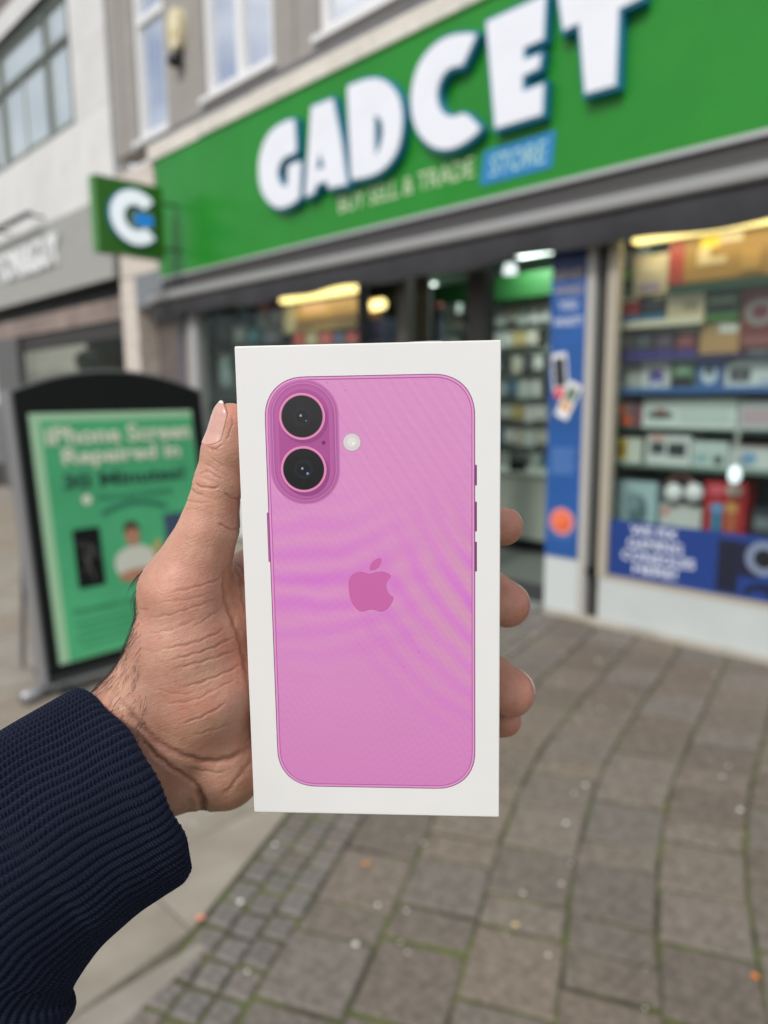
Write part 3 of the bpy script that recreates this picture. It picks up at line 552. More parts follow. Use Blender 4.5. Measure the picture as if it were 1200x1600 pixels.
for i, (px_, py_, s_, c, nm) in enumerate(((352, 500, .22, (.16, .17, .16), 'grey reflection bag'), (380, 470, .10, (.05, .22, .17), 'teal cap'), (397, 500, .15, (.03, .03, .03), 'black case'), (415, 497, .11, (.40, .40, .39), 'white reflection shape'), (430, 515, .14, (.24, .22, .18), 'taupe pouch'), (352, 580, .20, (.32, .40, .40), 'pale blue bundle'), (345, 540, .16, (.11, .10, .09), 'brown bundle'))):  # soft shapes; the grey and whitish ones stand in for reflections on the glass
    p_ = onY(px_, py_, 4.55); bm = bmesh.new(); bmesh.ops.create_icosphere(bm, subdivisions=2, radius=s_)
    V = np.array([v.co[:] for v in bm.verts]); V *= (1+.18*np.sin(V*31+i)); V = V*[1, .6, 1.2]+p_; F = [[v.index for v in f.verts] for f in bm.faces]; bm.free()
    obj('soft_blob' if i else 'grey_blob', (V, F), mat('lump_%d' % i, c, .8, var=.3, scale=12), smooth=True, label=nm+' at the left end of the left display window', cat='blob', group=PROD)

# ------------------------------------------------------------------ INTERIOR THROUGH THE DOOR
YI = 6.3
def Xi(px, py): return onY(px, py, YI)[0]
def Zi(px, py): return onY(px, py, YI)[2]
hb = obj('interior_header', BX(-6.6, -2.0, YI-.3, YI-.05, Zi(800, 474), Zi(800, 438)), mat('header_green', (.015, .09, .02), .5), label='green header board over the accessory wall inside the shop', cat='board')
rk = empty('accessory_wall', (-4.5, YI, 0), 'white slat wall of hanging packets seen through the open door', 'display rack')
obj('slat_wall', BX(-6.8, -2.0, YI+.02, YI+.05, .0, Zi(800, 474)), mat('slat_white', (.50, .54, .50), .6), rk)
cols = [(.72, .74, .70), (.70, .72, .66), (.66, .70, .68), (.62, .66, .62), (.55, .60, .55), (.36, .46, .44), (.60, .58, .48), (.12, .22, .30), (.50, .54, .52), (.10, .10, .11), (.55, .45, .2)]
zt, zb = Zi(810, 482), Zi(810, 742); rows = 7
for j in range(rows):
    z1 = zt-(zt-zb)*j/rows; h_ = (zt-zb)/rows*.72
    obj('slat_rail', BX(-6.7, -2.1, YI-.14, YI+.015, z1-h_-.045, z1-h_-.03), mat('rail_dark', (.20, .23, .21), .5), rk)
    x = -6.3
    while x < -2.6:
        w_ = random.uniform(.10, .18)
        if random.random() < .88:
            ct = random.choice(cols)
            obj('packet', BX(x, x+w_*.86, YI-.13, YI-.09, z1-h_*random.uniform(.7, 1), z1), mat('packet_%d' % cols.index(ct), ct, .45), rk)
        x += w_
ct = empty('service_counter', (-4.4, 5.6, 0), 'pale grey green counter front seen through the open doorway', 'counter')
zc = onY(815, 742, 5.6)[2]; zf = onY(815, 852, 5.6)[2]
obj('counter_front', BX(-6.2, -2.4, 5.6, 5.63, .14, zc), mat('counter_grey_green', (.27, .31, .26), .6, var=.05), ct)
obj('counter_top', BX(-6.25, -2.35, 5.56, 6.1, zc+.001, zc+.03), mat('counter_top', (.35, .40, .35), .4), ct)
obj('kick_plate', BX(-6.2, -2.4, 5.64, 5.68, .02, .139), m_black, ct)
obj('card_reader', BX(X(795, 730, 5.6), X(812, 730, 5.6), 5.60, 5.72, zc+.03, zc+.12), m_black, label='small black device on the pale counter inside the door', cat='card reader')
m_cl = mat('ceiling_panel_light', (.8, .9, .85), .4, emit=(.85, 1, .92), es=5.0)
for i, (x, y, lb) in enumerate(((-3.85, 5.75, 'white ceiling light panel seen through the doorway right of the round spotlight'), (-6.1, 6.4, 'ceiling light panel above the left side of the shop interior'), (-1.0, 5.5, 'ceiling light panel behind the right display window'), (-2.3, 6.9, 'ceiling light panel deep in the shop behind the pilaster'))):
    e = empty('ceiling_light', (x, y, 2.75), lb, 'lamp', 'ceiling lights inside the shop'); obj('frame', BX(x-.34, x+.34, y-.34, y+.34, 2.765, 2.779), m_white, e); obj('diffuser', BX(x-.3, x+.3, y-.3, y+.3, 2.755, 2.764), m_cl, e); arealight('ceiling_light_glow', (x, y, 2.74), .55, .55, 14, (.88, 1, .94))
c = onY(797, 428, 5.2); obj('spot_lamp', MB().tube([c+np.array([0, 0, .08]), c], [.045, .06], 14).vf, mat('spot_face', (.6, .65, .65), .3, emit=(.8, .9, .9), es=1.0), label='round grey spotlight hanging inside the doorway', cat='lamp')
for i, (px_, py_, wd, h_, c, lb) in enumerate(((640, 465, .30, .13, (.30, .42, .34), 'pale green packet hanging behind the recessed glass'), (675, 482, .16, .08, (.45, .10, .10), 'red packet behind the recessed glass'), (700, 483, .22, .08, (.45, .50, .48), 'white packet right of the red packet'), (648, 515, .60, .30, (.025, .03, .05), 'dark navy cabinet behind the recessed glass'))):
    p_ = onY(px_, py_, 5.3); obj('wall_packet' if i < 3 else 'dark_cabinet', BX(p_[0]-wd/2, p_[0]+wd/2, 5.3, 5.36, p_[2]-h_/2, p_[2]+h_/2), mat('wp_%d' % i, c, .5), label=lb, cat='packet' if i < 3 else 'cabinet')

# ------------------------------------------------------------------ SALON NEXT DOOR
sal = empty('salon_building', (-11, 4.15, 0), 'pale stone clad building with a dark framed ribbon window and grey salon fascia', 'building')
wx0, wx1, wz0, wz1 = -12.6, -9.52, 4.86, 6.42
def clad(x0, x1, z0, z1): obj('cladding_panel', BX(x0+.003, x1-.003, z0+.003, z1-.003, -.2, .01, fr=FAC), m_clad, sal)
zr = [3.85, 4.86, 5.64, 6.42]
for a, b_ in zip(zr[:-1], zr[1:]):
    clad(wx1, -8.56, a, b_)
    if a < 4.8:
        for q in range(5): clad(-13.7+q*.836, -13.7+(q+1)*.836, a, b_)
    else: clad(-14.2, wx0, a, b_)
clad(wx1, -8.56, 6.42, 7.6)
obj('window_hood', MB(FAC).box(-14, wx1+.05, 6.44, 6.50, -.1, .06).vf, m_black, sal)
obj('hood_top', MB(FAC).box(-14, wx1, 6.52, 6.82, -.1, .05).vf, m_clad, sal); obj('upper_wall', BX(-14, wx1, 6.83, 8.0, -.2, .01, fr=FAC), mat('brown_brick', (.16, .13, .12), .8, var=.2), sal)
f = MB(FAC); mfr = mat('dark_green_frame', (.20, .23, .20), .4)
for x in (wx0, -12.05, -10.35, wx1-.07): f.box(x+.02, x+.052, wz0, wz1, -.08, .02)
for a, b_ in ((wx0+.07, -12.05), (-11.98, -10.35), (-10.28, wx1-.07)): f.box(a, b_, wz0, wz0+.06, -.08, .018).box(a, b_, 5.875, 5.925, -.08, .018).box(a, b_, wz1-.05, wz1, -.08, .018)
wf = obj('window', f.vf, mfr, sal)
for a, b_ in ((wx0+.07, -12.05), (-11.98, -10.35), (-10.28, wx1-.07)):
    obj('pane', BX(a, b_, wz0+.06, 5.86, -.05, -.04, fr=FAC), m_skydk, wf); obj('pane', BX(a, b_, 5.94, wz1-.05, -.05, -.04, fr=FAC), m_skydk, wf)
obj('window_mullion', BX(-11.22, -11.18, wz0+.06, 5.86, -.039, -.01, fr=FAC), mat('pale_mullion', (.45, .5, .5), .5), wf)
ss = empty('salon_sign', (-11, 4.1, 2.9), 'grey fascia sign of the salon with white raised capital letters', 'sign')
obj('fascia_board', BX(-14.2, -8.62, 2.90, 3.835, .0, .06, fr=FAC), mat('warm_grey_board', (.34, .34, .32), .5, var=.05), ss)
SFc = Fr((0, 4.088, 0), (1, 0, 0), (0, 0, 1), (0, -1, 0))
text('TONI&GUY', SFc, -12.50, 3.25, 2.42, .40, mat('salon_letter_white', (.82, .84, .84), .4), ss, 'raised_lettering', depth=.05, bold=.02)
tl = empty('trough_light', (-11.6, 3.9, 3.93), 'long black trough light above the white salon lettering', 'lamp')
obj('trough', BX(-13.8, -10.62, 3.93, 3.97, .20, .27, fr=FAC), m_black, tl)
for x in (-13.4, -12.1, -10.75): obj('bracket', MB(FAC).box(x, x+.03, 3.935, 3.96, .012, .2).vf, m_black, tl)
m_sd = mat('salon_dark', (.035, .033, .03), .6)
obj('fascia_backing', BX(-14.2, -8.57, 2.899, 3.845, -.25, -.003, fr=FAC), m_sd, sal)
obj('reveal', BX(-14.2, -8.57, 2.70, 2.898, -.25, -.15, fr=FAC), m_black, sal)
obj('brown_lintel', BX(-14.2, -8.57, 2.44, 2.699, -.2, -.06, fr=FAC), mat('lintel_brown', (.24, .19, .165), .7, var=.3, scale=2), sal)
obj('shopfront_head', BX(-14.2, -8.57, 2.22, 2.439, -.2, -.10, fr=FAC), m_sd, sal)
obj('shopfront_pane', BX(-12.3, -8.57, .35, 2.219, -.16, -.15, fr=FAC), glassmat('salon_glass', (.55, .55, .5), .03), sal)
obj('shopfront_base', BX(-14.2, -8.57, 0, .349, -.2, -.1, fr=FAC), m_sd, sal)
obj('dark_pillar', BX(-13.4, -12.32, 0, 2.439, -.15, -.02, fr=FAC), mat('pillar_grey', (.11, .11, .11), .6), sal)
obj('salon_interior_wall', BX(-14, -8.6, 6.0, 6.05, 0, 2.8), mat('salon_inner', (.14, .135, .10), .8, var=.2, scale=2), kind='structure')
obj('salon_floor', BX(-14, -8.6, 4.35, 6.0, 0, .01), m_sd, kind='structure')
obj('salon_strip_light', BX(-10.9, -8.9, 4.9, 5.0, 2.36, 2.42), mat('salon_tube', (.5, .45, .38), .4, emit=(1, .85, .65), es=.35), label='dim warm strip light inside the salon window', cat='lamp')
c = onY(136, 565, 4.6); bm = bmesh.new(); bmesh.ops.create_uvsphere(bm, u_segments=16, v_segments=10, radius=.17); V = np.array([v.co[:] for v in bm.verts])+c; F = [[v.index for v in f_.verts] for f_ in bm.faces]; bm.free()
obj('glass_globe', (V, F), mat('globe_grey', (.32, .38, .38), .3), smooth=True, label='pale round globe in the salon window above the board', cat='globe lamp')

# ------------------------------------------------------------------ PAVEMENT SIGN BOARD
wa, th = math.radians(-2), math.radians(6)
wv = np.array([math.sin(wa), math.cos(wa), 0]); nv_ = np.array([wv[1], -wv[0], 0]); sv = -nv_*math.sin(th)+np.array([0, 0, 1])*math.cos(th); nn = np.cross(wv, sv)
AB = Fr((-3.56, 1.23, 0), wv, sv, nn)
abd = empty('pavement_sign', (-3.6, 1.75, 0), 'black framed green sign board advertising iPhone screen repair on the pavement', 'sign board')
def arch(u0, u1, z0, zc_, zp, n=20): return [(u0, z0), (u1, z0)]+[(u1+(u0-u1)*i/n, zc_+(zp-zc_)*(1-(2*i/n-1)**2)) for i in range(n+1)]
obj('board', MB(AB).prism(arch(0, 1.03, .10, 1.50, 1.605), -.05, 0).vf, m_black, abd)
m_sil = mat('aluminium_edge', (.22, .22, .225), .5, metal=.2)
top = arch(0, 1.03, .10, 1.50, 1.605)[2:]
mb = MB(); n_ = len(top)
for i in range(n_-1):
    (a0, b0), (a1, b1) = top[i], top[i+1]; mb.prism([(a0, b0+.001), (a1, b1+.001), (a1, b1+.014), (a0, b0+.014)], -.06, -.012, fr=AB)
mb.box(-.014, -.001, .05, 1.515, -.13, -.012, fr=AB).box(1.031, 1.045, .05, 1.515, -.08, -.012, fr=AB)
obj('edge_strip', mb.vf, m_sil, abd)
po = obj('poster', BX(.055, .955, .15, 1.395, .001, .004, fr=AB), mat('poster_rim_pale_green', (.40, .66, .42), .45), abd)
flat(AB, rect(.105, .155, .95, 1.355), .0045, mat('poster_green', (.085, .47, .215), .4, spec=.3, var=.14, scale=1.5), po, 'green_field')
AB2 = Fr(AB(0, 0, .0065), wv, sv, nn)
m_cr = mat('cream_print', (.74, .78, .62), .5); m_dk = mat('dark_green_print', (.012, .07, .05), .5); m_md = mat('mid_green_print', (.025, .20, .11), .5)
text('iPhone Screen', AB2, .121, 1.235, .81, .092, m_cr, po, bold=.03); text('Repaired in', AB2, .192, 1.112, .66, .105, m_cr, po, bold=.03)
text('30 Minutes!', AB2, .180, 1.012, .685, .075, m_dk, po, bold=.025); flat(AB2, circ(.29, .952, .026, 20), 0, m_cr, po, 'round_icon')
text('Warranty Included', AB2, .342, .930, .43, .042, m_md, po, bold=.01)
flat(AB2, arc(.545, .50, .425, .395, 63, 117), 0, m_md, po, 'arc_line')
ph = flat(AB2, rrect(.195, .505, .337, .808, .012), 0, m_black, po, 'printed_phone')
random.seed(3)
for k in range(6):
    a = random.uniform(.205, .325); b_ = random.uniform(.52, .79); flat(AB2, [(a, b_), (a+.005, b_), (.27+.03*math.sin(k*2), .64+.02*k), (.263+.03*math.sin(k*2), .64+.02*k)], .0016, mat('crack_grey', (.16, .15, .14), .4), ph, 'crack_line', .0008)
mn = flat(AB2, smooth_poly([(.43, .52), (.60, .52), (.635, .60), (.615, .65), (.55, .685), (.48, .68), (.405, .645), (.395, .57)], 2), 0, mat('print_tshirt', (.68, .70, .60), .5), po, 'printed_man')
flat(AB2, circ(.510, .735, .058, 20, .040), .002, mat('print_skin', (.50, .24, .15), .5), mn, 'printed_head'); flat(AB2, smooth_poly([(.463, .74), (.468, .80), (.51, .818), (.548, .80), (.555, .74), (.54, .775), (.48, .775)], 1), .004, mat('print_hair', (.06, .035, .025), .5), mn, 'printed_hair')
flat(AB2, smooth_poly([(.41, .50), (.56, .49), (.61, .54), (.54, .56), (.42, .55)], 2), .004, MATS['print_skin'], mn, 'printed_arm'); flat(AB2, smooth_poly([(.61, .63), (.65, .70), (.68, .69), (.64, .60)], 2), .004, mat('print_hand', (.60, .46, .18), .5), mn, 'printed_hand')
flat(AB2, rrect(.706, .53, .89, .825, .01), 0, mat('print_navy_phone', (.05, .08, .14), .4), po, 'printed_phone')
text('Contact us for a quote', AB2, .146, .375, .70, .035, m_md, po, bold=.01)
for k in range(4): flat(AB2, rect(.15+.02*(k % 2), .325-.038*k, .82-.03*k, .336-.038*k), 0, mat('faint_print', (.04, .29, .13), .5), po, 'small_print')
obj('base_bar', BX(.02, 1.01, .03, .098, -.06, .01, fr=AB), mat('charcoal_base', (.03, .035, .035), .5), abd); obj('base_rail', BX(-.01, 1.04, .045, .065, .012, .03, fr=AB), m_sil, abd)
for u_ in (.06, .97):
    c = AB(u_, 0, 0); obj('foot', MB().tube([(c[0]-.33, c[1], .03), (c[0]+.20, c[1], .03)], .028, 10).vf, m_black, abd, smooth=True)
    obj('foot_cap', MB().tube([(c[0]+.19, c[1]-.045, .033), (c[0]+.19, c[1]+.045, .033)], .033, 12).vf, mat('chrome_cap', (.33, .33, .35), .35, metal=.6), abd, smooth=True)
c = onZ(62, 1082, .03)
obj('foot_cap', MB().tube([(c[0]+.03, c[1]-.09, .035), (c[0]-.02, c[1]+.07, .035)], .030, 12).vf, MATS['chrome_cap'], abd, smooth=True)
obj('rear_leg', MB().tube([AB(.05, 1.3, -.06), AB(.05, .0, -.50)*[1, 1, 0]+np.array([0, 0, .02])], .015, 8).vf, m_sil, abd)

# ------------------------------------------------------------------ RETAIL BOX (held up, upright)
Xb = np.array([.99764, -.00796, -.06819]); Yb = np.array([.0209, .9970, .1292]); Xb /= np.linalg.norm(Xb); Yb -= Xb*(Xb@Yb); Yb /= np.linalg.norm(Yb); Zb = np.cross(Xb, Yb)
O0 = np.array([-50.94, -56.38, 246.0])
def cdir(d): return d[0]*rt-d[1]*up+d[2]*fw
BF = Fr(c2w(O0), cdir(Xb)*.001, -cdir(Yb)*.001, -cdir(Zb)*.001)     # millimetres; v is negative downwards
m_card = mat('white_card', (.80, .79, .775), .42, bump=.05, bscale=900, dist=.0003, var=.012, scale=40)
rb = empty('phone_box', tuple(BF(45, -169, -13)), 'white upright phone box printed with a pink phone, held in front of the shop', 'box')
def bev_box(u0, u1, v0, v1, n0, n1, b_, fr, lip=0):
    bm = bmesh.new(); bmesh.ops.create_cube(bm, size=1)
    for v in bm.verts: v.co = ((u0+u1)/2+v.co.x*(u1-u0), (v0+v1)/2+v.co.y*(v1-v0), (n0+n1)/2+v.co.z*(n1-n0))
    bmesh.ops.bevel(bm, geom=list(bm.edges), offset=b_, segments=3, profile=.5, affect='EDGES')
    bm.verts.index_update(); V = [fr(*v.co) for v in bm.verts]; F = [[v.index for v in f_.verts] for f_ in bm.faces]; bm.free(); return V, F
obj('lid', bev_box(0, 90, -169, 0, -22, 0, .45, BF), m_card, rb)
obj('tray', bev_box(.4, 89.6, -168.6, -.4, -26, -22.05, .4, BF), m_card, rb)
obj('lifted_paper_edge', MB(BF).prism([(59, -.2), (70.5, -.15), (70.2, .25), (66, .28), (59.5, .1)], -3, -.3).vf, mat('paper_edge', (.5, .49, .47), .7), rb)
# print layers
def pm(name, c1, c2): pass
mp_ = bpy.data.materials.new('pink_print'); mp_.use_nodes = True; n = mp_.node_tree; b = n.nodes['Principled BSDF']; Lk = n.links
b.inputs['Roughness'].default_value = .34
t = n.nodes.new('ShaderNodeUVMap'); t.uv_map = 'UVMap'
def noise(sc, det=2, dist=0):
    z = n.nodes.new('ShaderNodeTexNoise'); z.inputs['Scale'].default_value = sc; z.inputs['Detail'].default_value = det; z.inputs['Distortion'].default_value = dist; Lk.new(t.outputs[0], z.inputs['Vector']); return z
def wave(sc, dst, rotz, loc=(0, 0, 0), ty='RINGS', dsc=1.0):
    mp2 = n.nodes.new('ShaderNodeMapping'); mp2.inputs['Rotation'].default_value = (0, 0, rotz); mp2.inputs['Location'].default_value = loc; Lk.new(t.outputs[0], mp2.inputs[0])
    z = n.nodes.new('ShaderNodeTexWave'); z.wave_type = ty
    if ty == 'RINGS': z.rings_direction = 'SPHERICAL'
    z.inputs['Scale'].default_value = sc; z.inputs['Distortion'].default_value = dst; z.inputs['Detail'].default_value = 2; z.inputs['Detail Scale'].default_value = dsc; Lk.new(mp2.outputs[0], z.inputs['Vector']); return z
def gauss(cx_, cy_, rx, ry):   # soft patch mask
    mp2 = n.nodes.new('ShaderNodeMapping'); mp2.inputs['Location'].default_value = (-cx_/rx, -cy_/ry, 0); mp2.inputs['Scale'].default_value = (1/rx, 1/ry, 1); Lk.new(t.outputs[0], mp2.inputs[0])
    gz = n.nodes.new('ShaderNodeTexGradient'); gz.gradient_type = 'SPHERICAL'; Lk.new(mp2.outputs[0], gz.inputs[0]); return gz
def mul(a, b_):
    q = n.nodes.new('ShaderNodeMath'); q.operation = 'MULTIPLY'; Lk.new(a, q.inputs[0])
    if isinstance(b_, (int, float)): q.inputs[1].default_value = b_
    else: Lk.new(b_, q.inputs[1])
    return q.outputs[0]
def mixc(fac, a, b_):
    q = n.nodes.new('ShaderNodeMix'); q.data_type = 'RGBA'; Lk.new(fac, q.inputs['Factor'])
    if hasattr(a, 'is_linked'): Lk.new(a, q.inputs['A'])
    else: q.inputs['A'].default_value = (*a, 1)
    q.inputs['B'].default_value = (*b_, 1); return q.outputs['Result']
# uv in units of 100 mm: u 0..0.9, v 0..1.69 from the top
nz = noise(3, 3)
base_ = mixc(nz.outputs[0], lin((222, 152, 200)), lin((213, 142, 192)))
gr = n.nodes.new('ShaderNodeSeparateXYZ'); Lk.new(t.outputs[0], gr.inputs[0]); mr = n.nodes.new('ShaderNodeMapRange'); mr.inputs['From Min'].default_value = .9; mr.inputs['From Max'].default_value = 1.6; Lk.new(gr.outputs[1], mr.inputs['Value'])
base_ = mixc(mul(mr.outputs[0], .7), base_, lin((207, 124, 184)))
wv1 = wave(3.4, 4.0, 0, (-.15, .25, 0)); wv2 = wave(4.0, 4.6, 0, (-1.4, -.35, 0)); wv3 = wave(9, 1.0, .6, ty='BANDS')
base_ = mixc(mul(mul(wv1.outputs[0], gauss(.25, .82, .55, .38).outputs[0]), .65), base_, lin((206, 98, 208)))
base_ = mixc(mul(mul(wv2.outputs[0], gauss(.78, .92, .42, .50).outputs[0]), mul(noise(3.5, 1).outputs[0], 1.5)), base_, lin((208, 92, 212)))
wv4 = wave(4.0, 4.6, 0, (-1.46, -.35, 0)); base_ = mixc(mul(mul(wv4.outputs[0], gauss(.80, .88, .35, .42).outputs[0]), .8), base_, lin((206, 158, 172)))
base_ = mixc(mul(mul(wv3.outputs[0], gauss(.65, .3, .7, .5).outputs[0]), .3), base_, lin((204, 124, 190)))
for sc_f, rz_, cc_, st_f in ((15, .55, (200, 118, 188), .20), (14, -1.0, (220, 150, 194), .16), (11, 1.45, (205, 118, 196), .12)):
    wq = wave(sc_f, 1.6, rz_, ty='BANDS', dsc=.6); base_ = mixc(mul(mul(wq.outputs[0], noise(2.2, 1).outputs[0]), st_f*1.5), base_, lin(cc_))
Lk.new(base_, b.inputs['Base Color'])
def uvprint(o, fr=BF):
    me = o.data; uv = me.uv_layers.new(name='UVMap'); og = WL[o]; U = fr.U/np.dot(fr.U, fr.U); Vv = fr.V/np.dot(fr.V, fr.V)
    for l in me.loops:
        p_ = np.array(me.vertices[l.vertex_index].co[:])+og-fr.O; uv.data[l.index].uv = (float(p_@U)/100, -float(p_@Vv)/100)
def pl(name, pts, n_, m_, par, t=.03):
    o = obj(name, MB(BF).prism([(a, -b_) for a, b_ in pts][::-1], n_, n_+t).vf, m_, par); return o
c = lambda *a: lin(a)
m_e1 = mat('print_edge_dark', c(120, 62, 110), .35); m_e2 = mat('print_edge_light', c(226, 150, 205), .35); m_e3 = mat('print_edge_mid', c(170, 92, 152), .35)
phn = pl('printed_phone', rrect(9.6, 10.6, 81.4, 158.4, 14.5, 14, 2.25), .01, m_e1, rb)
q = pl('print_frame_light', rrect(9.9, 10.9, 81.1, 158.1, 14.2, 14, 2.25), .045, m_e2, phn)
q = pl('print_frame_line', rrect(10.55, 11.5, 80.45, 157.4, 13.6, 14, 2.25), .08, m_e3, phn)
q = pl('print_back_glass', rrect(10.85, 11.9, 80.2, 157.1, 13.3, 14, 2.25), .115, mp_, phn); uvprint(q)
for (a, b0, b1) in ((9.0, 57.1, 74.7),): pl('printed_button', rrect(a, b0, a+.62, b1, .28, 4), .01, m_e3, phn)
for b0, b1 in ((41.3, 48.4), (53.9, 64.3), (67.8, 78.3)): pl('printed_button', rrect(81.38, b0, 82.0, b1, .28, 4), .01, m_e1, phn)
# camera bump: soft concentric print
steps = [(1.1, (205, 122, 184)), (.75, (198, 112, 178)), (.4, (184, 98, 166)), (0, (208, 130, 188)), (-.35, (190, 96, 165)), (-.9, (200, 104, 178)), (-1.6, (206, 108, 182)), (-2.2, (192, 92, 166)), (-2.5, (188, 88, 162))]
for i, (d_, cc) in enumerate(steps): pl('print_camera_plateau', rrect(12.1-d_, 12.6-d_, 34.1+d_, 53.2+d_, 11+d_, 18), .15+.034*i, mat('print_bump_%d' % i, c(*[x*(.90 if i > 3 else .95) for x in cc]), .35), phn, .03)
N0 = .15+.034*len(steps)
for cy_ in (24.05, 42.1):
    pl('print_lens_shade', circ(23.3, cy_+1.0, 8.2, 56), N0, mat('print_lens_shade', c(150, 66, 132), .35), phn)
    lr = pl('print_lens_ring', circ(22.6, cy_, 7.95, 64), N0+.035, mat('print_ring', c(226, 140, 184), .3), phn)
    pl('ring_outline', circ(22.6, cy_, 7.2, 64), N0+.07, mat('print_ring_dark', c(150, 86, 128), .3), lr)
    pl('lens_glass', circ(22.6, cy_, 7.05, 64), N0+.105, mat('print_lens_black', c(27, 28, 31), .18), lr)
    pl('lens_inner', circ(22.6, cy_, 3.4, 40), N0+.14, mat('print_lens_inner', c(33, 35, 39), .2), lr)
    pl('lens_inner', circ(22.6, cy_, 2.2, 40), N0+.175, mat('print_lens_inner2', c(24, 26, 30), .2), lr)
    pl('lens_glint', circ(22.2, cy_-.3, .42, 16), N0+.21, mat('print_glint', c(150, 160, 185), .25), lr)
    pl('lens_glint', circ(24.0, cy_+1.5, .5 if cy_ > 30 else .25, 16), N0+.21, mat('print_glint2', c(120, 130, 185), .25), lr)
pl('print_microphone', circ(29.8, 33.1, .7, 16), N0, mat('print_mic', c(110, 45, 95), .3), phn)
fl = pl('print_flash', circ(39.5, 33.1, 3.15, 40), .15, mat('print_flash_rim', c(190, 150, 180), .3), phn)
pl('flash_disc', circ(39.5, 33.1, 2.95, 40), .185, mat('print_flash', c(214, 208, 208), .25), fl); pl('flash_centre', circ(39.5, 33.1, 1.6, 30), .22, mat('print_flash2', c(226, 222, 222), .25), fl); pl('flash_glint', circ(40.0, 33.5, .4, 14), .255, mat('print_flash3', c(248, 246, 240), .25), fl)
bodyz = [(510, 100), (511, 74), (524, 52), (546, 38), (570, 37), (592, 45), (604, 46), (625, 39), (655, 35), (680, 44), (694, 57), (676, 76), (669, 98), (675, 122), (688, 140), (704, 147), (690, 180), (670, 203), (648, 213), (625, 205), (605, 201), (585, 205), (565, 212), (545, 203), (524, 176), (513, 140)]
def lg(p, oy): return [(45.2+(a-607)/12.03, 85.5+(880+b_/2.727-(880+125/2.727))/4.41 if oy == 0 else 85.5+(520+b_/2.727-(880+125/2.727))/4.41) for a, b_ in p]
m_lg = mat('print_logo', c(199, 104, 168), .25)
lgo = pl('printed_logo', smooth_poly(lg(bodyz, 0), 2), .152, m_lg, phn)
pl('logo_leaf', smooth_poly(lg([(652, 958), (651, 985), (632, 1010), (600, 1018), (603, 990), (622, 968)], 1), 2), .152, m_lg, lgo)
for a, b_ in ((37.5, 15.5), (31.5, 12.9), (30.2, 100.8), (61.5, 107.2), (56.5, 112.5), (68, 103)): pl('printed_speck', circ(a, b_, .16, 8), .152, mat('speck', c(140, 60, 120), .5), rb)

# ------------------------------------------------------------------ HAND
def smin(a, b_, k):
    h = np.clip(.5+.5*(b_-a)/k, 0, 1); return b_*(1-h)+a*h-k*h*(1-h)
def cone(Q, a, b_, ra, rb_):
    ab = b_-a; L2 = (ab*ab).sum(); h = np.clip(((Q-a)@ab)/L2, 0, 1)
    return np.sqrt(((Q-a-h[..., None]*ab)**2).sum(-1))-(ra+(rb_-ra)*h)
A_ = lambda x, y, z, r: (P(x, y, z), r)
THUMB = [[A_(361, 662, 258, 7.3), A_(352, 706, 259, 8.2), A_(341, 754, 259.5, 8.3), A_(325, 826, 262, 10.2), A_(285, 925, 266, 15.2)],
         [A_(362, 664, 264.5, 7.0), A_(353, 706, 266, 8.0), A_(343, 752, 268, 8.3), A_(328, 822, 270, 10.5), A_(290, 925, 272, 15.5)]]
PALM = [[A_(285, 925, 266, 15.2), A_(287, 1005, 268, 16.6), A_(316, 1072, 273, 18.3), A_(262, 1160, 276, 15)],
        [A_(288, 1010, 269, 17), A_(204, 1126, 271, 15.6), A_(80, 1236, 262, 18)],
        [A_(316, 1075, 275, 18), A_(348, 1190, 286, 14), A_(352, 1207, 288, 12.8)],
        [A_(350, 1206, 289, 13), A_(262, 1212, 281, 13.2), A_(120, 1296, 266, 17)],
        [A_(240, 1165, 276, 17), A_(100, 1266, 264, 19)],
        [A_(335, 975, 276, 13), A_(400, 912, 294, 13.5), A_(450, 890, 300, 12)],
        [A_(340, 1060, 284, 15), A_(450, 960, 304, 12.5)], [A_(345, 1120, 290, 14), A_(455, 1050, 308, 12)], [A_(350, 1190, 294, 13.5), A_(450, 1130, 309, 12)]]
FING = [[A_(450, 890, 300, 11.5), A_(600, 846, 300, 9.5), A_(700, 828, 292, 8.6), A_(762, 822, 285, 8.2), A_(787, 823, 281, 7.4)],
        [A_(450, 960, 304, 12), A_(610, 925, 306, 10.2), A_(766, 931, 292, 9.9), A_(792, 945, 286, 9.0)],
        [A_(455, 1050, 308, 11.5), A_(620, 1050, 310, 10), A_(764, 1062, 297, 10.3), A_(797, 1082, 290, 9.7)],
        [A_(450, 1130, 309, 10.5), A_(620, 1135, 311, 8.6), A_(760, 1127, 303, 7.4), A_(788, 1125, 299, 6.9)]]
def sdf(Q):
    d = None
    for ch in THUMB:
        e = None
        for (a, ra), (b2, rb_) in zip(ch[:-1], ch[1:]):
            v = cone(Q, a, b2, ra, rb_); e = v if e is None else smin(e, v, 2.0)
        d = e if d is None else smin(d, e, 3.0)
    pd = None
    for ch in PALM:
        for (a, ra), (b2, rb_) in zip(ch[:-1], ch[1:]):
            v = cone(Q, a, b2, ra, rb_); pd = v if pd is None else smin(pd, v, 6.0)
    d = smin(d, pd, 4.0)
    for ch in FING:
        e = None
        for (a, ra), (b2, rb_) in zip(ch[:-1], ch[1:]):
            v = cone(Q, a, b2, ra, rb_); e = v if e is None else smin(e, v, 2.0)
        d = smin(d, e, 1.2)
    return d
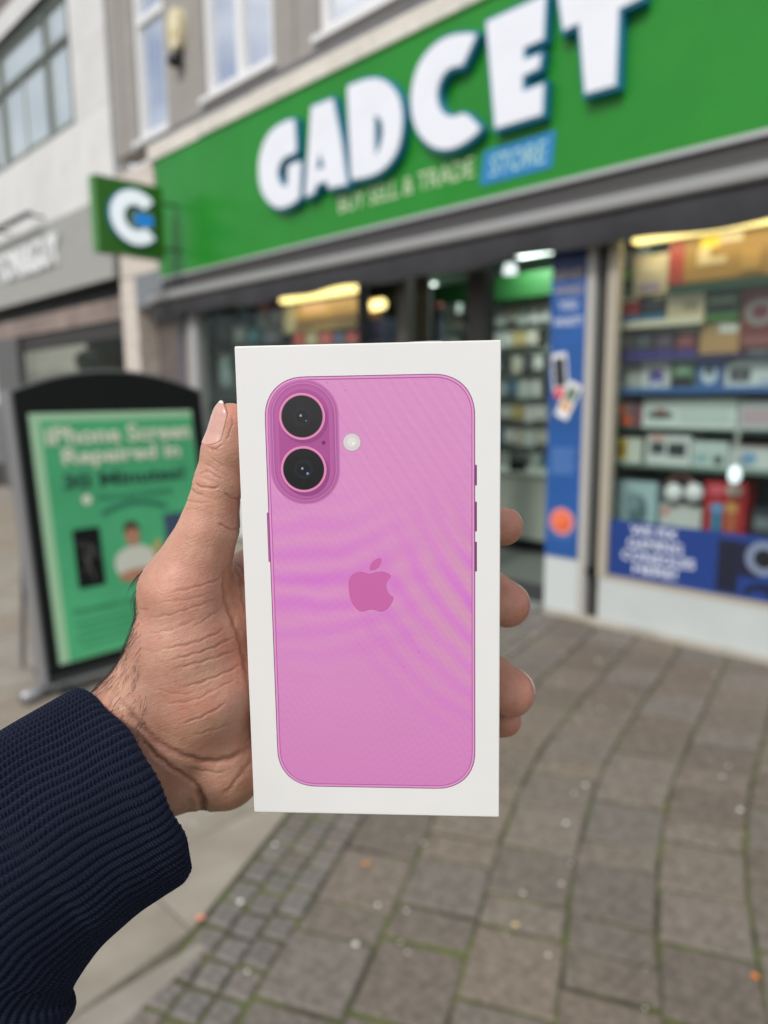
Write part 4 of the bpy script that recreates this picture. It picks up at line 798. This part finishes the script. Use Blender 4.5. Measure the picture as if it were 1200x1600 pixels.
def surface_nets(lo, hi, h):
    ax = [np.arange(lo[i], hi[i], h) for i in range(3)]; S = tuple(len(a) for a in ax); D = np.empty(S, np.float32)
    for i in range(0, S[0], 8):
        G = np.stack(np.meshgrid(ax[0][i:i+8], ax[1], ax[2], indexing='ij'), -1); D[i:i+8] = sdf(G)
    neg = D < 0; cnt = np.zeros(tuple(s-1 for s in S), np.int8)
    for dx in (0, 1):
        for dy in (0, 1):
            for dz in (0, 1): cnt += neg[dx:S[0]-1+dx, dy:S[1]-1+dy, dz:S[2]-1+dz]
    act = (cnt > 0) & (cnt < 8); I = np.argwhere(act); idx = -np.ones(act.shape, np.int64); idx[act] = np.arange(len(I))
    acc = np.zeros((len(I), 3)); num = np.zeros(len(I)); cs = [(x, y, z) for x in (0, 1) for y in (0, 1) for z in (0, 1)]
    for a in cs:
        for ax_ in range(3):
            if a[ax_]: continue
            b2 = list(a); b2[ax_] = 1
            da = D[I[:, 0]+a[0], I[:, 1]+a[1], I[:, 2]+a[2]]; db = D[I[:, 0]+b2[0], I[:, 1]+b2[1], I[:, 2]+b2[2]]
            c_ = (da < 0) != (db < 0); t_ = np.where(c_, da/(da-db+1e-12), 0); p_ = np.tile(np.array(a, float), (len(I), 1)); p_[:, ax_] += t_
            acc[c_] += p_[c_]; num[c_] += 1
    V = (I+acc/num[:, None])*h+np.array([a[0] for a in ax]); Fs = []
    for ax_ in range(3):
        s0 = [slice(None)]*3; s1 = [slice(None)]*3; s0[ax_] = slice(0, -1); s1[ax_] = slice(1, None)
        n0, n1 = neg[tuple(s0)], neg[tuple(s1)]; E_ = np.argwhere(n0 != n1); u_, v_ = [(1, 2), (2, 0), (0, 1)][ax_]
        E_ = E_[(E_[:, u_] > 0) & (E_[:, v_] > 0) & (E_[:, u_] < S[u_]-1) & (E_[:, v_] < S[v_]-1)]
        q = []
        for du, dv in ((-1, -1), (0, -1), (0, 0), (-1, 0)): k = E_.copy(); k[:, u_] += du; k[:, v_] += dv; q.append(idx[k[:, 0], k[:, 1], k[:, 2]])
        q = np.stack(q, 1); fl_ = ~n0[E_[:, 0], E_[:, 1], E_[:, 2]]; q[fl_] = q[fl_][:, ::-1]; Fs.append(q)
    return V, np.concatenate(Fs)
hV, hF = surface_nets((-142, -48, 232), (62, 134, 326), .82)
# refine once, smooth, and project on the field, then carve the creases
me = bpy.data.meshes.new('t'); me.from_pydata(hV.tolist(), [], hF.tolist()); o = bpy.data.objects.new('t', me); scn.collection.objects.link(o)
md = o.modifiers.new('s', 'SUBSURF'); md.levels = 1
m2 = bpy.data.meshes.new_from_object(o.evaluated_get(bpy.context.evaluated_depsgraph_get()))
nV = len(m2.vertices); V = np.empty(nV*3); m2.vertices.foreach_get('co', V); V = V.reshape(-1, 3); NRM = np.empty(nV*3); m2.vertices.foreach_get('normal', NRM); NRM = NRM.reshape(-1, 3)
hF = np.array([p_.vertices[:] for p_ in m2.polygons]); bpy.data.objects.remove(o)
px = CX+FPX*V[:, 0]/V[:, 2]; py = CY+FPX*V[:, 1]/V[:, 2]; vd = -V/np.linalg.norm(V, axis=1)[:, None]; fac = np.clip((NRM*vd).sum(1)*2.5+.35, 0, 1)
CR = [  # creases of the skin: points, depth mm, half width px, colour weight
 ([(309, 742), (322, 737), (338, 744), (350, 752)], .42, 2.4), ([(304, 752), (312, 760), (332, 763), (345, 758)], .55, 2.4), ([(297, 764), (306, 771), (318, 772)], .45, 2.2),
 ([(290, 780), (303, 785), (330, 786)], .30, 2.2), ([(316, 724), (336, 733), (356, 745)], .30, 2.2), ([(326, 712), (340, 722), (350, 730)], .22, 2),
 ([(286, 795), (312, 797)], .18, 2), ([(324, 699), (336, 702), (349, 694)], .5, 2.2), ([(364, 645), (362, 668), (352, 690)], .35, 2), ([(325, 700), (333, 706), (345, 703)], .35, 2), ([(350, 771), (366, 779), (382, 784)], .5, 2.4), ([(342, 818), (356, 826), (378, 828)], .5, 2.4),
 ([(262, 927), (300, 919), (335, 908), (352, 896)], .32, 2.6), ([(240, 945), (262, 940), (300, 936), (340, 922)], .2, 2.5), ([(352, 885), (350, 910), (353, 940), (366, 975), (383, 1040), (393, 1105)], .8, 4),
 ([(372, 900), (378, 930), (384, 960)], .5, 3), ([(360, 868), (372, 885), (388, 898)], .35, 2.5), ([(362, 880), (376, 905), (390, 918)], .3, 2.5),
 ([(244, 1016), (298, 1006), (330, 994), (352, 982)], .38, 3), ([(259, 1033), (315, 1019), (345, 1006), (372, 992)], .42, 2.8), ([(270, 1046), (327, 1031), (376, 1013)], .38, 2.6),
 ([(281, 1075), (318, 1065), (350, 1052), (380, 1037)], .42, 2.8), ([(258, 1099), (300, 1095), (340, 1076), (370, 1060)], .28, 2.8), ([(285, 1130), (315, 1121), (355, 1098)], .34, 3),
 ([(228, 990), (268, 984), (310, 966)], .22, 3), ([(225, 965), (262, 962), (305, 948), (345, 935)], .25, 2.6), ([(305, 978), (340, 955), (350, 940)], .3, 2.4),
 ([(185, 1091), (200, 1110), (215, 1128), (242, 1156), (276, 1177), (315, 1189), (355, 1187), (380, 1174), (396, 1160)], 1.1, 5.5),
 ([(205, 1126), (236, 1172), (270, 1201), (300, 1220), (314, 1240), (317, 1270)], .8, 4.5), ([(296, 1200), (330, 1206), (352, 1208)], .3, 3), ([(308, 1232), (315, 1250), (317, 1262), (318, 1285)], 2.4, 6),
 ([(398, 1180), (378, 1208), (362, 1228), (345, 1245)], .45, 4), ([(398, 1140), (380, 1165)], .3, 3), ([(215, 1120), (232, 1150), (262, 1180)], .25, 2),
 ([(213, 1010), (235, 1018), (255, 1018)], .15, 3), ([(216, 950), (235, 955)], .2, 3), ([(295, 1150), (330, 1142), (370, 1128)], .2, 3), ([(240, 1075), (280, 1085), (310, 1080)], .15, 3)]
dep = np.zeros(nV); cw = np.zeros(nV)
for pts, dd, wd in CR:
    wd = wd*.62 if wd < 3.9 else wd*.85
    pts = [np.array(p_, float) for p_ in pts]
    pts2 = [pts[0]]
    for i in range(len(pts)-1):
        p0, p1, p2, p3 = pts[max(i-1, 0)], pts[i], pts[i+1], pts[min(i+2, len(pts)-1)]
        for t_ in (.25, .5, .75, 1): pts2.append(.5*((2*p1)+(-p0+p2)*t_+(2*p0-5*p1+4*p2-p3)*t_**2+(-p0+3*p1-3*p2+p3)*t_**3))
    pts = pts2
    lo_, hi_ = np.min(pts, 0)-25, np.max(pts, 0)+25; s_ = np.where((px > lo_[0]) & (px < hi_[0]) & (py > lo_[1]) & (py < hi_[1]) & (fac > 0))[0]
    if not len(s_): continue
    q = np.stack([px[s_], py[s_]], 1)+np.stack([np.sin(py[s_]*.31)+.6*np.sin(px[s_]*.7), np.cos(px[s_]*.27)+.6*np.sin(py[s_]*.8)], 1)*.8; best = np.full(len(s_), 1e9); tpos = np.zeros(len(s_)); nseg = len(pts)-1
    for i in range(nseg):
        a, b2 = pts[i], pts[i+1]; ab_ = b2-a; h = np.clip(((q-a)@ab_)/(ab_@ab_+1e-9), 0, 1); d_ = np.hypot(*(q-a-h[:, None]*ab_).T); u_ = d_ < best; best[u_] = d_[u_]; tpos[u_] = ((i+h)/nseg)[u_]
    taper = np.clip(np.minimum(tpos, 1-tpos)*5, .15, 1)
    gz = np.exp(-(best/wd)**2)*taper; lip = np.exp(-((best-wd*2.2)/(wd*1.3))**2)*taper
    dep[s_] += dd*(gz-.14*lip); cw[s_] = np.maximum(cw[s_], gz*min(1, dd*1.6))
# low relief: tendons, pads, small wrinkle field
def vnoise(Q, s, seed=0):
    r_ = np.random.default_rng(seed); o_ = 0
    for i in range(5):
        k = r_.normal(size=3); k /= np.linalg.norm(k); o_ = o_+np.sin((Q@k)*s*r_.uniform(.7, 1.4)+r_.uniform(0, 6.28))
    return o_/5
dep += .10*vnoise(V, .55, 1)+.22*vnoise(V, .22, 2)
fold = np.sin((px*.35+py*.94)*.42+2.5*vnoise(V, .15, 5)); msk = np.clip(1-np.hypot((px-300)/95, (py-1050)/120), 0, 1); dep += .07*np.maximum(fold, 0)**4*msk*fac
msk2 = np.exp(-((px-320)/26)**2-((py-757)/26)**2); dep += .22*np.maximum(np.sin((py*.9-px*.25)*.50+1.2*vnoise(V, .4, 8)), 0)*msk2
# blood tint: finger tips, ball of the thumb
red = .9*np.exp(-((px-370)/26)**2-((py-1030)/70)**2)+.7*np.clip((px-770)/30, 0, 1)+.75*np.exp(-((px-362)/26)**2-((py-650)/40)**2)+.45*np.exp(-((px-300)/50)**2-((py-930)/40)**2)+.35*vnoise(V, .12, 9)
red = np.clip(red, 0, 1)
hairm = np.clip(np.exp(-((px-225)/32)**2)*np.clip((py-930)/80, 0, 1)*np.clip((1170-py)/50, 0, 1), 0, 1)
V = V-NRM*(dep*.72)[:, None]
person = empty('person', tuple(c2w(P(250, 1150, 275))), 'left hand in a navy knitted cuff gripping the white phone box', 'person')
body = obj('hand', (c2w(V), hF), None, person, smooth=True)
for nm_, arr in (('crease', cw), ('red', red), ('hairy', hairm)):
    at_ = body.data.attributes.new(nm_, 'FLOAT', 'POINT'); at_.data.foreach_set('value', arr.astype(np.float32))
m = bpy.data.materials.new('skin'); m.use_nodes = True; n = m.node_tree; b = n.nodes['Principled BSDF']; Lk = n.links
def attr(a_): q = n.nodes.new('ShaderNodeAttribute'); q.attribute_name = a_; return q.outputs['Fac']
t = n.nodes.new('ShaderNodeTexCoord')
z1 = n.nodes.new('ShaderNodeTexNoise'); z1.inputs['Scale'].default_value = 55; z1.inputs['Detail'].default_value = 7; z1.inputs['Roughness'].default_value = .6; Lk.new(t.outputs['Object'], z1.inputs['Vector'])
mr = n.nodes.new('ShaderNodeMapRange'); mr.inputs['From Min'].default_value = .3; mr.inputs['From Max'].default_value = .7; Lk.new(z1.outputs[0], mr.inputs['Value'])
cbase = mixc(mr.outputs[0], (.435, .215, .145), (.60, .34, .245))
cbase = mixc(mul(attr('red'), .6), cbase, (.60, .205, .155))
zm = n.nodes.new('ShaderNodeTexNoise'); zm.inputs['Scale'].default_value = 130; zm.inputs['Detail'].default_value = 5; Lk.new(t.outputs['Object'], zm.inputs['Vector'])
mm2 = n.nodes.new('ShaderNodeMapRange'); mm2.inputs['From Min'].default_value = .48; mm2.inputs['From Max'].default_value = .68; Lk.new(zm.outputs[0], mm2.inputs['Value'])
cbase = mixc(mul(mm2.outputs[0], .42), cbase, (.56, .215, .155))
zy = n.nodes.new('ShaderNodeTexNoise'); zy.inputs['Scale'].default_value = 75; zy.inputs['Detail'].default_value = 3; Lk.new(t.outputs['Object'], zy.inputs['Vector'])
mm3 = n.nodes.new('ShaderNodeMapRange'); mm3.inputs['From Min'].default_value = .55; mm3.inputs['From Max'].default_value = .70; Lk.new(zy.outputs[0], mm3.inputs['Value'])
cbase = mixc(mul(mm3.outputs[0], .35), cbase, (.60, .38, .23))
cbase = mixc(mul(attr('hairy'), .28), cbase, (.30, .20, .16))
z3 = n.nodes.new('ShaderNodeTexNoise'); z3.inputs['Scale'].default_value = 420; z3.inputs['Detail'].default_value = 3; Lk.new(t.outputs['Object'], z3.inputs['Vector'])
cr2 = n.nodes.new('ShaderNodeMapRange'); cr2.inputs['From Min'].default_value = .5; cr2.inputs['From Max'].default_value = .75; cr2.inputs['To Max'].default_value = .35; Lk.new(z3.outputs[0], cr2.inputs['Value'])
cbase = mixc(cr2.outputs[0], cbase, (.42, .17, .10))
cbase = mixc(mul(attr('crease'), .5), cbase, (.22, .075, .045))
Lk.new(cbase, b.inputs['Base Color']); b.inputs['Roughness'].default_value = .44; b.inputs['Specular IOR Level'].default_value = .45
b.inputs['Subsurface Weight'].default_value = .12; b.inputs['Subsurface Radius'].default_value = (1, .35, .2); b.inputs['Subsurface Scale'].default_value = .002
vo = n.nodes.new('ShaderNodeTexVoronoi'); vo.feature = 'DISTANCE_TO_EDGE'; vo.inputs['Scale'].default_value = 1050
mpv = n.nodes.new('ShaderNodeMapping'); mpv.inputs['Scale'].default_value = (1, 1, .8); z4 = n.nodes.new('ShaderNodeTexNoise'); z4.inputs['Scale'].default_value = 300; Lk.new(t.outputs['Object'], z4.inputs['Vector'])
va = n.nodes.new('ShaderNodeVectorMath'); va.operation = 'MULTIPLY_ADD'; va.inputs[1].default_value = (.0016,)*3; Lk.new(z4.outputs['Color'], va.inputs[0]); Lk.new(t.outputs['Object'], va.inputs[2]); Lk.new(va.outputs[0], vo.inputs['Vector'])
b1 = n.nodes.new('ShaderNodeBump'); b1.inputs['Strength'].default_value = .55; b1.inputs['Distance'].default_value = .00022; Lk.new(vo.outputs['Distance'], b1.inputs['Height'])
z2n = n.nodes.new('ShaderNodeTexNoise'); z2n.inputs['Scale'].default_value = 330; z2n.inputs['Detail'].default_value = 6; Lk.new(t.outputs['Object'], z2n.inputs['Vector'])
b2n = n.nodes.new('ShaderNodeBump'); b2n.inputs['Strength'].default_value = .5; b2n.inputs['Distance'].default_value = .0003; Lk.new(z2n.outputs[0], b2n.inputs['Height']); Lk.new(b1.outputs[0], b2n.inputs['Normal'])
def dotv(v_):
    q = n.nodes.new('ShaderNodeVectorMath'); q.operation = 'DOT_PRODUCT'; Lk.new(t.outputs['Object'], q.inputs[0]); q.inputs[1].default_value = tuple(float(x) for x in v_); return q.outputs['Value']
prevn = b2n
for ang_, ks, kl, dist_ in ((19, 1250, 120, .00020), (62, 1000, 110, .00012), (-38, 1100, 150, .00010)):
    da = rt*math.cos(math.radians(ang_))+up*math.sin(math.radians(ang_)); db = -rt*math.sin(math.radians(ang_))+up*math.cos(math.radians(ang_))
    cx3 = n.nodes.new('ShaderNodeCombineXYZ'); Lk.new(dotv(da*kl), cx3.inputs[0]); Lk.new(dotv(db*ks), cx3.inputs[1]); Lk.new(dotv(fw*ks*.5), cx3.inputs[2])
    zz = n.nodes.new('ShaderNodeTexNoise'); zz.inputs['Scale'].default_value = 1; zz.inputs['Detail'].default_value = 2; zz.inputs['Distortion'].default_value = .6; Lk.new(cx3.outputs[0], zz.inputs['Vector'])
    bq = n.nodes.new('ShaderNodeBump'); bq.inputs['Strength'].default_value = .75; bq.inputs['Distance'].default_value = dist_; Lk.new(zz.outputs[0], bq.inputs['Height']); Lk.new(prevn.outputs[0], bq.inputs['Normal']); prevn = bq
Lk.new(prevn.outputs[0], b.inputs['Normal'])
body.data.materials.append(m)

# nails: shells laid on the finger surface
def cast(C0, Dn, off, rmax=16):
    lo_ = np.zeros(len(Dn)); hi_ = np.full(len(Dn), float(rmax))
    for _ in range(18):
        mi = (lo_+hi_)/2; s_ = sdf(C0+Dn*mi[:, None]) < 0; lo_ = np.where(s_, mi, lo_); hi_ = np.where(s_, hi_, mi)
    return lo_
m_nail = mat('nail_plate', (.60, .335, .275), .25, coat=.5, var=.06, scale=300); m_nedge = mat('nail_free_edge', (.86, .78, .70), .3)
def grid_shell(Pt, nu, nv2, thick, nrm):
    V = np.concatenate([Pt, Pt-nrm*thick]); k = nu*nv2; F = []
    for i in range(nu-1):
        for j in range(nv2-1): q = i*nv2+j; F.append((q, q+nv2, q+nv2+1, q+1)); F.append((k+q, k+q+1, k+q+nv2+1, k+q+nv2))
    rim = [i*nv2 for i in range(nu)]+[(nu-1)*nv2+j for j in range(1, nv2)]+[i*nv2+nv2-1 for i in range(nu-2, -1, -1)]+[j for j in range(nv2-2, 0, -1)]
    for a, b2 in zip(rim, rim[1:]+rim[:1]): F.append((a, b2, k+b2, k+a))
    return V, F
ax_ = P(361, 662, 261)-P(350, 712, 262.5); ax_ /= np.linalg.norm(ax_); C0 = P(361, 662, 261)
phi0 = math.radians(50); nn0 = np.array([-math.sin(phi0), 0, -math.cos(phi0)]); nn0 -= ax_*(nn0@ax_); nn0 /= np.linalg.norm(nn0); bb0 = np.cross(ax_, nn0)
NU, NV = 40, 25; PT = []; NR = []; SS = np.linspace(-8.6, 7.4, NU)
for s_ in SS:
    tq = (s_+8.6)/16.0; wmax = math.radians(50)*(1-max(0, (tq-.72)/.28)**2*.55)*(1-max(0, (.22-tq)/.22)**2*.5)
    ph_ = np.linspace(-wmax, wmax, NV); Dn = np.cos(ph_)[:, None]*nn0+np.sin(ph_)[:, None]*bb0
    Cc = C0+ax_*min(s_, 2.0); R_ = cast(Cc, Dn, 0); 
    # nails are flatter than the finger: pull towards a common arc and rise a little
    R_ = R_+.22-2.1*max(0, (s_-2.0)/5.4)**2; 
    PT.append(Cc+ax_*(s_-min(s_, 2.0))+Dn*R_[:, None]); NR.append(Dn)
PT = np.concatenate(PT); NR = np.concatenate(NR); Vn, Fn = grid_shell(PT, NU, NV, .45, NR)
nail = obj('thumbnail', (c2w(Vn), Fn), [m_nail, m_nedge], person, smooth=True)
for p_ in nail.data.polygons:
    i_ = np.mean([v_ % (NU*NV)//NV for v_ in p_.vertices]); 
    if SS[int(i_)] > 6.5: p_.material_index = 1
def tipnail(cpx, z_, nd, half, off=.35, lab=None):
    C0 = P(*cpx, z_); nd = np.array(nd, float); nd /= np.linalg.norm(nd); e1 = np.cross(nd, (0, 0, 1)); e1 /= np.linalg.norm(e1); e2 = np.cross(nd, e1); Dn = []
    NU_, NV_ = 22, 22
    for a in np.linspace(-half, half, NU_):
        for b2 in np.linspace(-half*.95, half*.95, NV_):
            k = 1-.12*(a*b2/half/half)**2; d_ = nd+e1*math.tan(a*k)+e2*math.tan(b2*k); Dn.append(d_/np.linalg.norm(d_))
    Dn = np.array(Dn); R_ = cast(C0, Dn, 0)+off; Vn, Fn = grid_shell(C0+Dn*R_[:, None], NU_, NV_, .4, Dn)
    obj('fingernail', (c2w(Vn), Fn), m_nedge, person, smooth=True)
tipnail((787, 823), 281, (.80, -.50, .62), .62); tipnail((792, 945), 286, (.82, -.42, .62), .66); tipnail((797, 1082), 290, (.86, -.38, .60), .66)
# fine hairs of the wrist
hv = MB(); rr_ = random.Random(5); cand = np.where((fac > .3) & (px > 150) & (px < 255) & (py > 930) & (py < 1165) & (px < 222+(py-1000)*.10) )[0]
cand2 = np.where((px > 150) & (px < 232) & (py > 890) & (py < 1090) & (fac < .75) & (fac > .05) & (V[:, 2] < 275))[0]
for k in range(300):
    i_ = int(rng.choice(cand if k % 5 < 3 else cand2)); p0 = V[i_].copy(); nr = NRM[i_]; dv = np.array([-.50+rr_.uniform(-.35, .35), .85+rr_.uniform(-.3, .3), rr_.uniform(-.2, .1)]); dv -= nr*(dv@nr); dv /= np.linalg.norm(dv)+1e-9
    Ln = rr_.uniform(4, 9); cu_ = rr_.uniform(-.5, .5); sd_ = np.cross(dv, nr); pts = []
    for j in range(6):
        t_ = j/5; pts.append(c2w(p0+dv*Ln*t_+nr*(Ln*.42*t_-Ln*.30*t_*t_)+sd_*cu_*Ln*t_*t_*.6))
    hv.tube(pts, [.000055*(1-.7*j/5) for j in range(6)], 3)
obj('arm_hair', hv.vf, mat('dark_hair', (.035, .022, .016), .5), person, smooth=True, kind='stuff')

# ------------------------------------------------------------------ SLEEVE
sp = [(206, 1220, 273, 40.0), (165, 1245, 270, 39.6), (120, 1275, 266, 39.4), (80, 1306, 262, 39.8), (40, 1340, 258, 40), (0, 1379, 253, 40.4), (-38, 1424, 248, 40.6), (-72, 1478, 244, 40.4), (-96, 1545, 240, 40.2), (-108, 1625, 236, 40.4), (-112, 1710, 232, 41)]
SP = np.array([np.append(P(a, b2, c_), d_) for a, b2, c_, d_ in sp]); 
seg = np.linalg.norm(np.diff(SP[:, :3], axis=0), axis=1); cum = np.append(0, np.cumsum(seg)); Ls = cum[-1]; NL = int(Ls/.55)
def cr_(t_):
    i = min(max(int(np.searchsorted(cum, t_)-1), 0), len(SP)-2); h = (t_-cum[i])/seg[i]; p0, p1, p2, p3 = SP[max(i-1, 0)], SP[i], SP[i+1], SP[min(i+2, len(SP)-1)]
    return .5*((2*p1)+(-p0+p2)*h+(2*p0-5*p1+4*p2-p3)*h**2+(-p0+3*p1-3*p2+p3)*h**3)
NR_, NT = 78, 78*10
th_ = np.linspace(0, 2*np.pi, NT, endpoint=False); rows = []; vv = []
prev = None
tl_ = [(-1, 7.0, -4.2), (-1, 4.0, -3.4), (-1, 1.5, -2.9), (-1, .3, -2.0), (-1, -.35, -1.0)]+[(0, t_, 0) for t_ in np.linspace(0, Ls, NL)]
for kind_, t_, dr in tl_:
    c0 = cr_(max(t_, 0)); c1 = cr_(min(max(t_, 0)+.5, Ls)); cm = cr_(max(t_-.5, 0)); dd = c1[:3]-cm[:3]; dd /= np.linalg.norm(dd)
    e1 = np.cross(dd, (0, 0, 1)); e1 /= np.linalg.norm(e1); e2 = np.cross(dd, e1)
    cen = c0[:3]+(dd*t_ if t_ < 0 else 0); R0 = c0[3]+dr
    tt = max(t_, 0); fade = 1/(1+math.exp((tt-100)/3)); edge_r = -1.6*math.exp(-(tt/2.2)**2) if kind_ == 0 else -1.6
    tw = .035*np.sin(tt*.11)+.02*np.sin(3*th_+tt*.09)
    rib = (np.abs(np.cos((th_*NR_+.55*np.sin(th_*9+tt*.12)+.4*np.sin(tt*.31+th_*4))/2)))**.8*(1+.16*np.sin(np.floor(th_*NR_/(2*np.pi)+.5)*12.9898+.05*tt))
    big = .9*np.sin(2*th_+tt*.03+.6)+.7*np.sin(3*th_-tt*.05)+.35*np.sin(7*th_+tt*.08)
    gather = 2.6*math.exp(-((tt-95)/7)**2)-2.2*math.exp(-((tt-106)/5)**2)+1.6*math.exp(-((tt-118)/7)**2)
    st = .10*np.cos(2*np.pi*(tt/1.15+np.abs((th_*NR_/(2*np.pi)) % 1-.5)*1.0))
    amp = 1.35*fade*(1 if kind_ == 0 else .55)+.22*(1-fade)
    R_ = R0+edge_r+rib*amp+big*min(1, (tt+6)/30)*(1 if kind_ == 0 else .2)+gather*(.7+.5*np.sin(th_*2+1))*(1 if kind_ == 0 else 0)
    wob = .5*np.sin(th_*5+1)+.35*np.sin(th_*11)+.25*rib; sh = wob[:, None]*dd*math.exp(-(tt/6)**2)
    slant = -(np.cos(th_)*e1[2]+np.sin(th_)*e2[2])*13.5*math.exp(-max(tt-2, 0)/55); sh = sh-slant[:, None]*dd
    rows.append(cen+(np.cos(th_)*R_)[:, None]*e1+(np.sin(th_)*R_*.92)[:, None]*e2+sh); vv.append(t_)
Vs = np.concatenate(rows); nR = len(rows); ii = np.arange(nR-1)[:, None]*NT; jj = np.arange(NT)[None, :]; j2 = (jj+1) % NT
Fq = np.stack([(ii+jj), (ii+NT+jj), (ii+NT+j2), (ii+j2)], -1).reshape(-1, 4)
slv = obj('sleeve', (c2w(Vs), Fq), None, person, smooth=True, label='navy ribbed knit cuff')
me = slv.data; uv = me.uv_layers.new(name='UVMap'); li = np.empty(len(me.loops), np.int32); me.loops.foreach_get('vertex_index', li)
uu = (li % NT)/NT*NR_; vu = np.array(vv)[li//NT]
fi = np.arange(len(li))//4; seam = (Fq[:, 0] % NT == NT-1)[fi]; uu = np.where(seam & (li % NT == 0), NR_, uu)
uv.data.foreach_set('uv', np.stack([uu, vu], 1).astype(np.float32).ravel())
m = bpy.data.materials.new('navy_knit'); m.use_nodes = True; n = m.node_tree; b = n.nodes['Principled BSDF']; Lk = n.links
t = n.nodes.new('ShaderNodeUVMap'); t.uv_map = 'UVMap'; sx = n.nodes.new('ShaderNodeSeparateXYZ'); Lk.new(t.outputs[0], sx.inputs[0])
def mth(op, a, b_=None, c_=None):
    q = n.nodes.new('ShaderNodeMath'); q.operation = op
    for i, v_ in enumerate((a, b_, c_)):
        if v_ is None: continue
        if isinstance(v_, (int, float)): q.inputs[i].default_value = v_
        else: Lk.new(v_, q.inputs[i])
    return q.outputs[0]
u_ = mth('FRACT', sx.outputs[0]); cu_ = mth('ABSOLUTE', mth('SUBTRACT', u_, .5))
tn = n.nodes.new('ShaderNodeTexCoord'); nz = n.nodes.new('ShaderNodeTexNoise'); nz.inputs['Scale'].default_value = 240; nz.inputs['Detail'].default_value = 3; Lk.new(tn.outputs['Object'], nz.inputs['Vector'])
st_ = mth('SINE', mth('MULTIPLY', mth('ADD', mth('ADD', mth('DIVIDE', sx.outputs[1], 1.15), mth('MULTIPLY', cu_, 1.3)), mth('MULTIPLY', nz.outputs[0], .5)), 6.2832))
fz = n.nodes.new('ShaderNodeTexNoise'); fz.inputs['Scale'].default_value = 1800; fz.inputs['Detail'].default_value = 4; Lk.new(tn.outputs['Object'], fz.inputs['Vector'])
hh = mth('ADD', mth('MULTIPLY', st_, .5), mth('MULTIPLY', fz.outputs[0], 1.4))
bp = n.nodes.new('ShaderNodeBump'); bp.inputs['Strength'].default_value = 1; bp.inputs['Distance'].default_value = .0006; Lk.new(hh, bp.inputs['Height']); Lk.new(bp.outputs[0], b.inputs['Normal'])
cc = mixc(fz.outputs[0], (.0028, .0040, .0100), (.0098, .0140, .0350)); Lk.new(cc, b.inputs['Base Color'])
b.inputs['Roughness'].default_value = .9; b.inputs['Specular IOR Level'].default_value = .15; b.inputs['Sheen Weight'].default_value = .10; b.inputs['Sheen Roughness'].default_value = .5; b.inputs['Sheen Tint'].default_value = (.35, .45, .8, 1)
me.materials.append(m)
# frayed thread and fuzz at the rim
fzm = MB(); rr_ = random.Random(11)
for k in range(1500):
    i_ = rr_.randrange(5, nR-4) if k % 3 else rr_.randrange(3, 12); j_ = rr_.randrange(NT); p0 = rows[i_][j_]; nr = p0-rows[i_].mean(0); nr /= np.linalg.norm(nr); tv = np.array([rr_.uniform(-1, 1) for _ in range(3)]); Ln = rr_.uniform(.5, 1.5)
    fzm.tube([c2w(p0), c2w(p0+nr*Ln*.4+tv*Ln*.3), c2w(p0+nr*Ln*.6+tv*Ln*.8)], [.000022, .00002, .00001], 3)
obj('yarn_fuzz', fzm.vf, mat('navy_fuzz', (.02, .028, .06), .8), slv, kind='stuff')
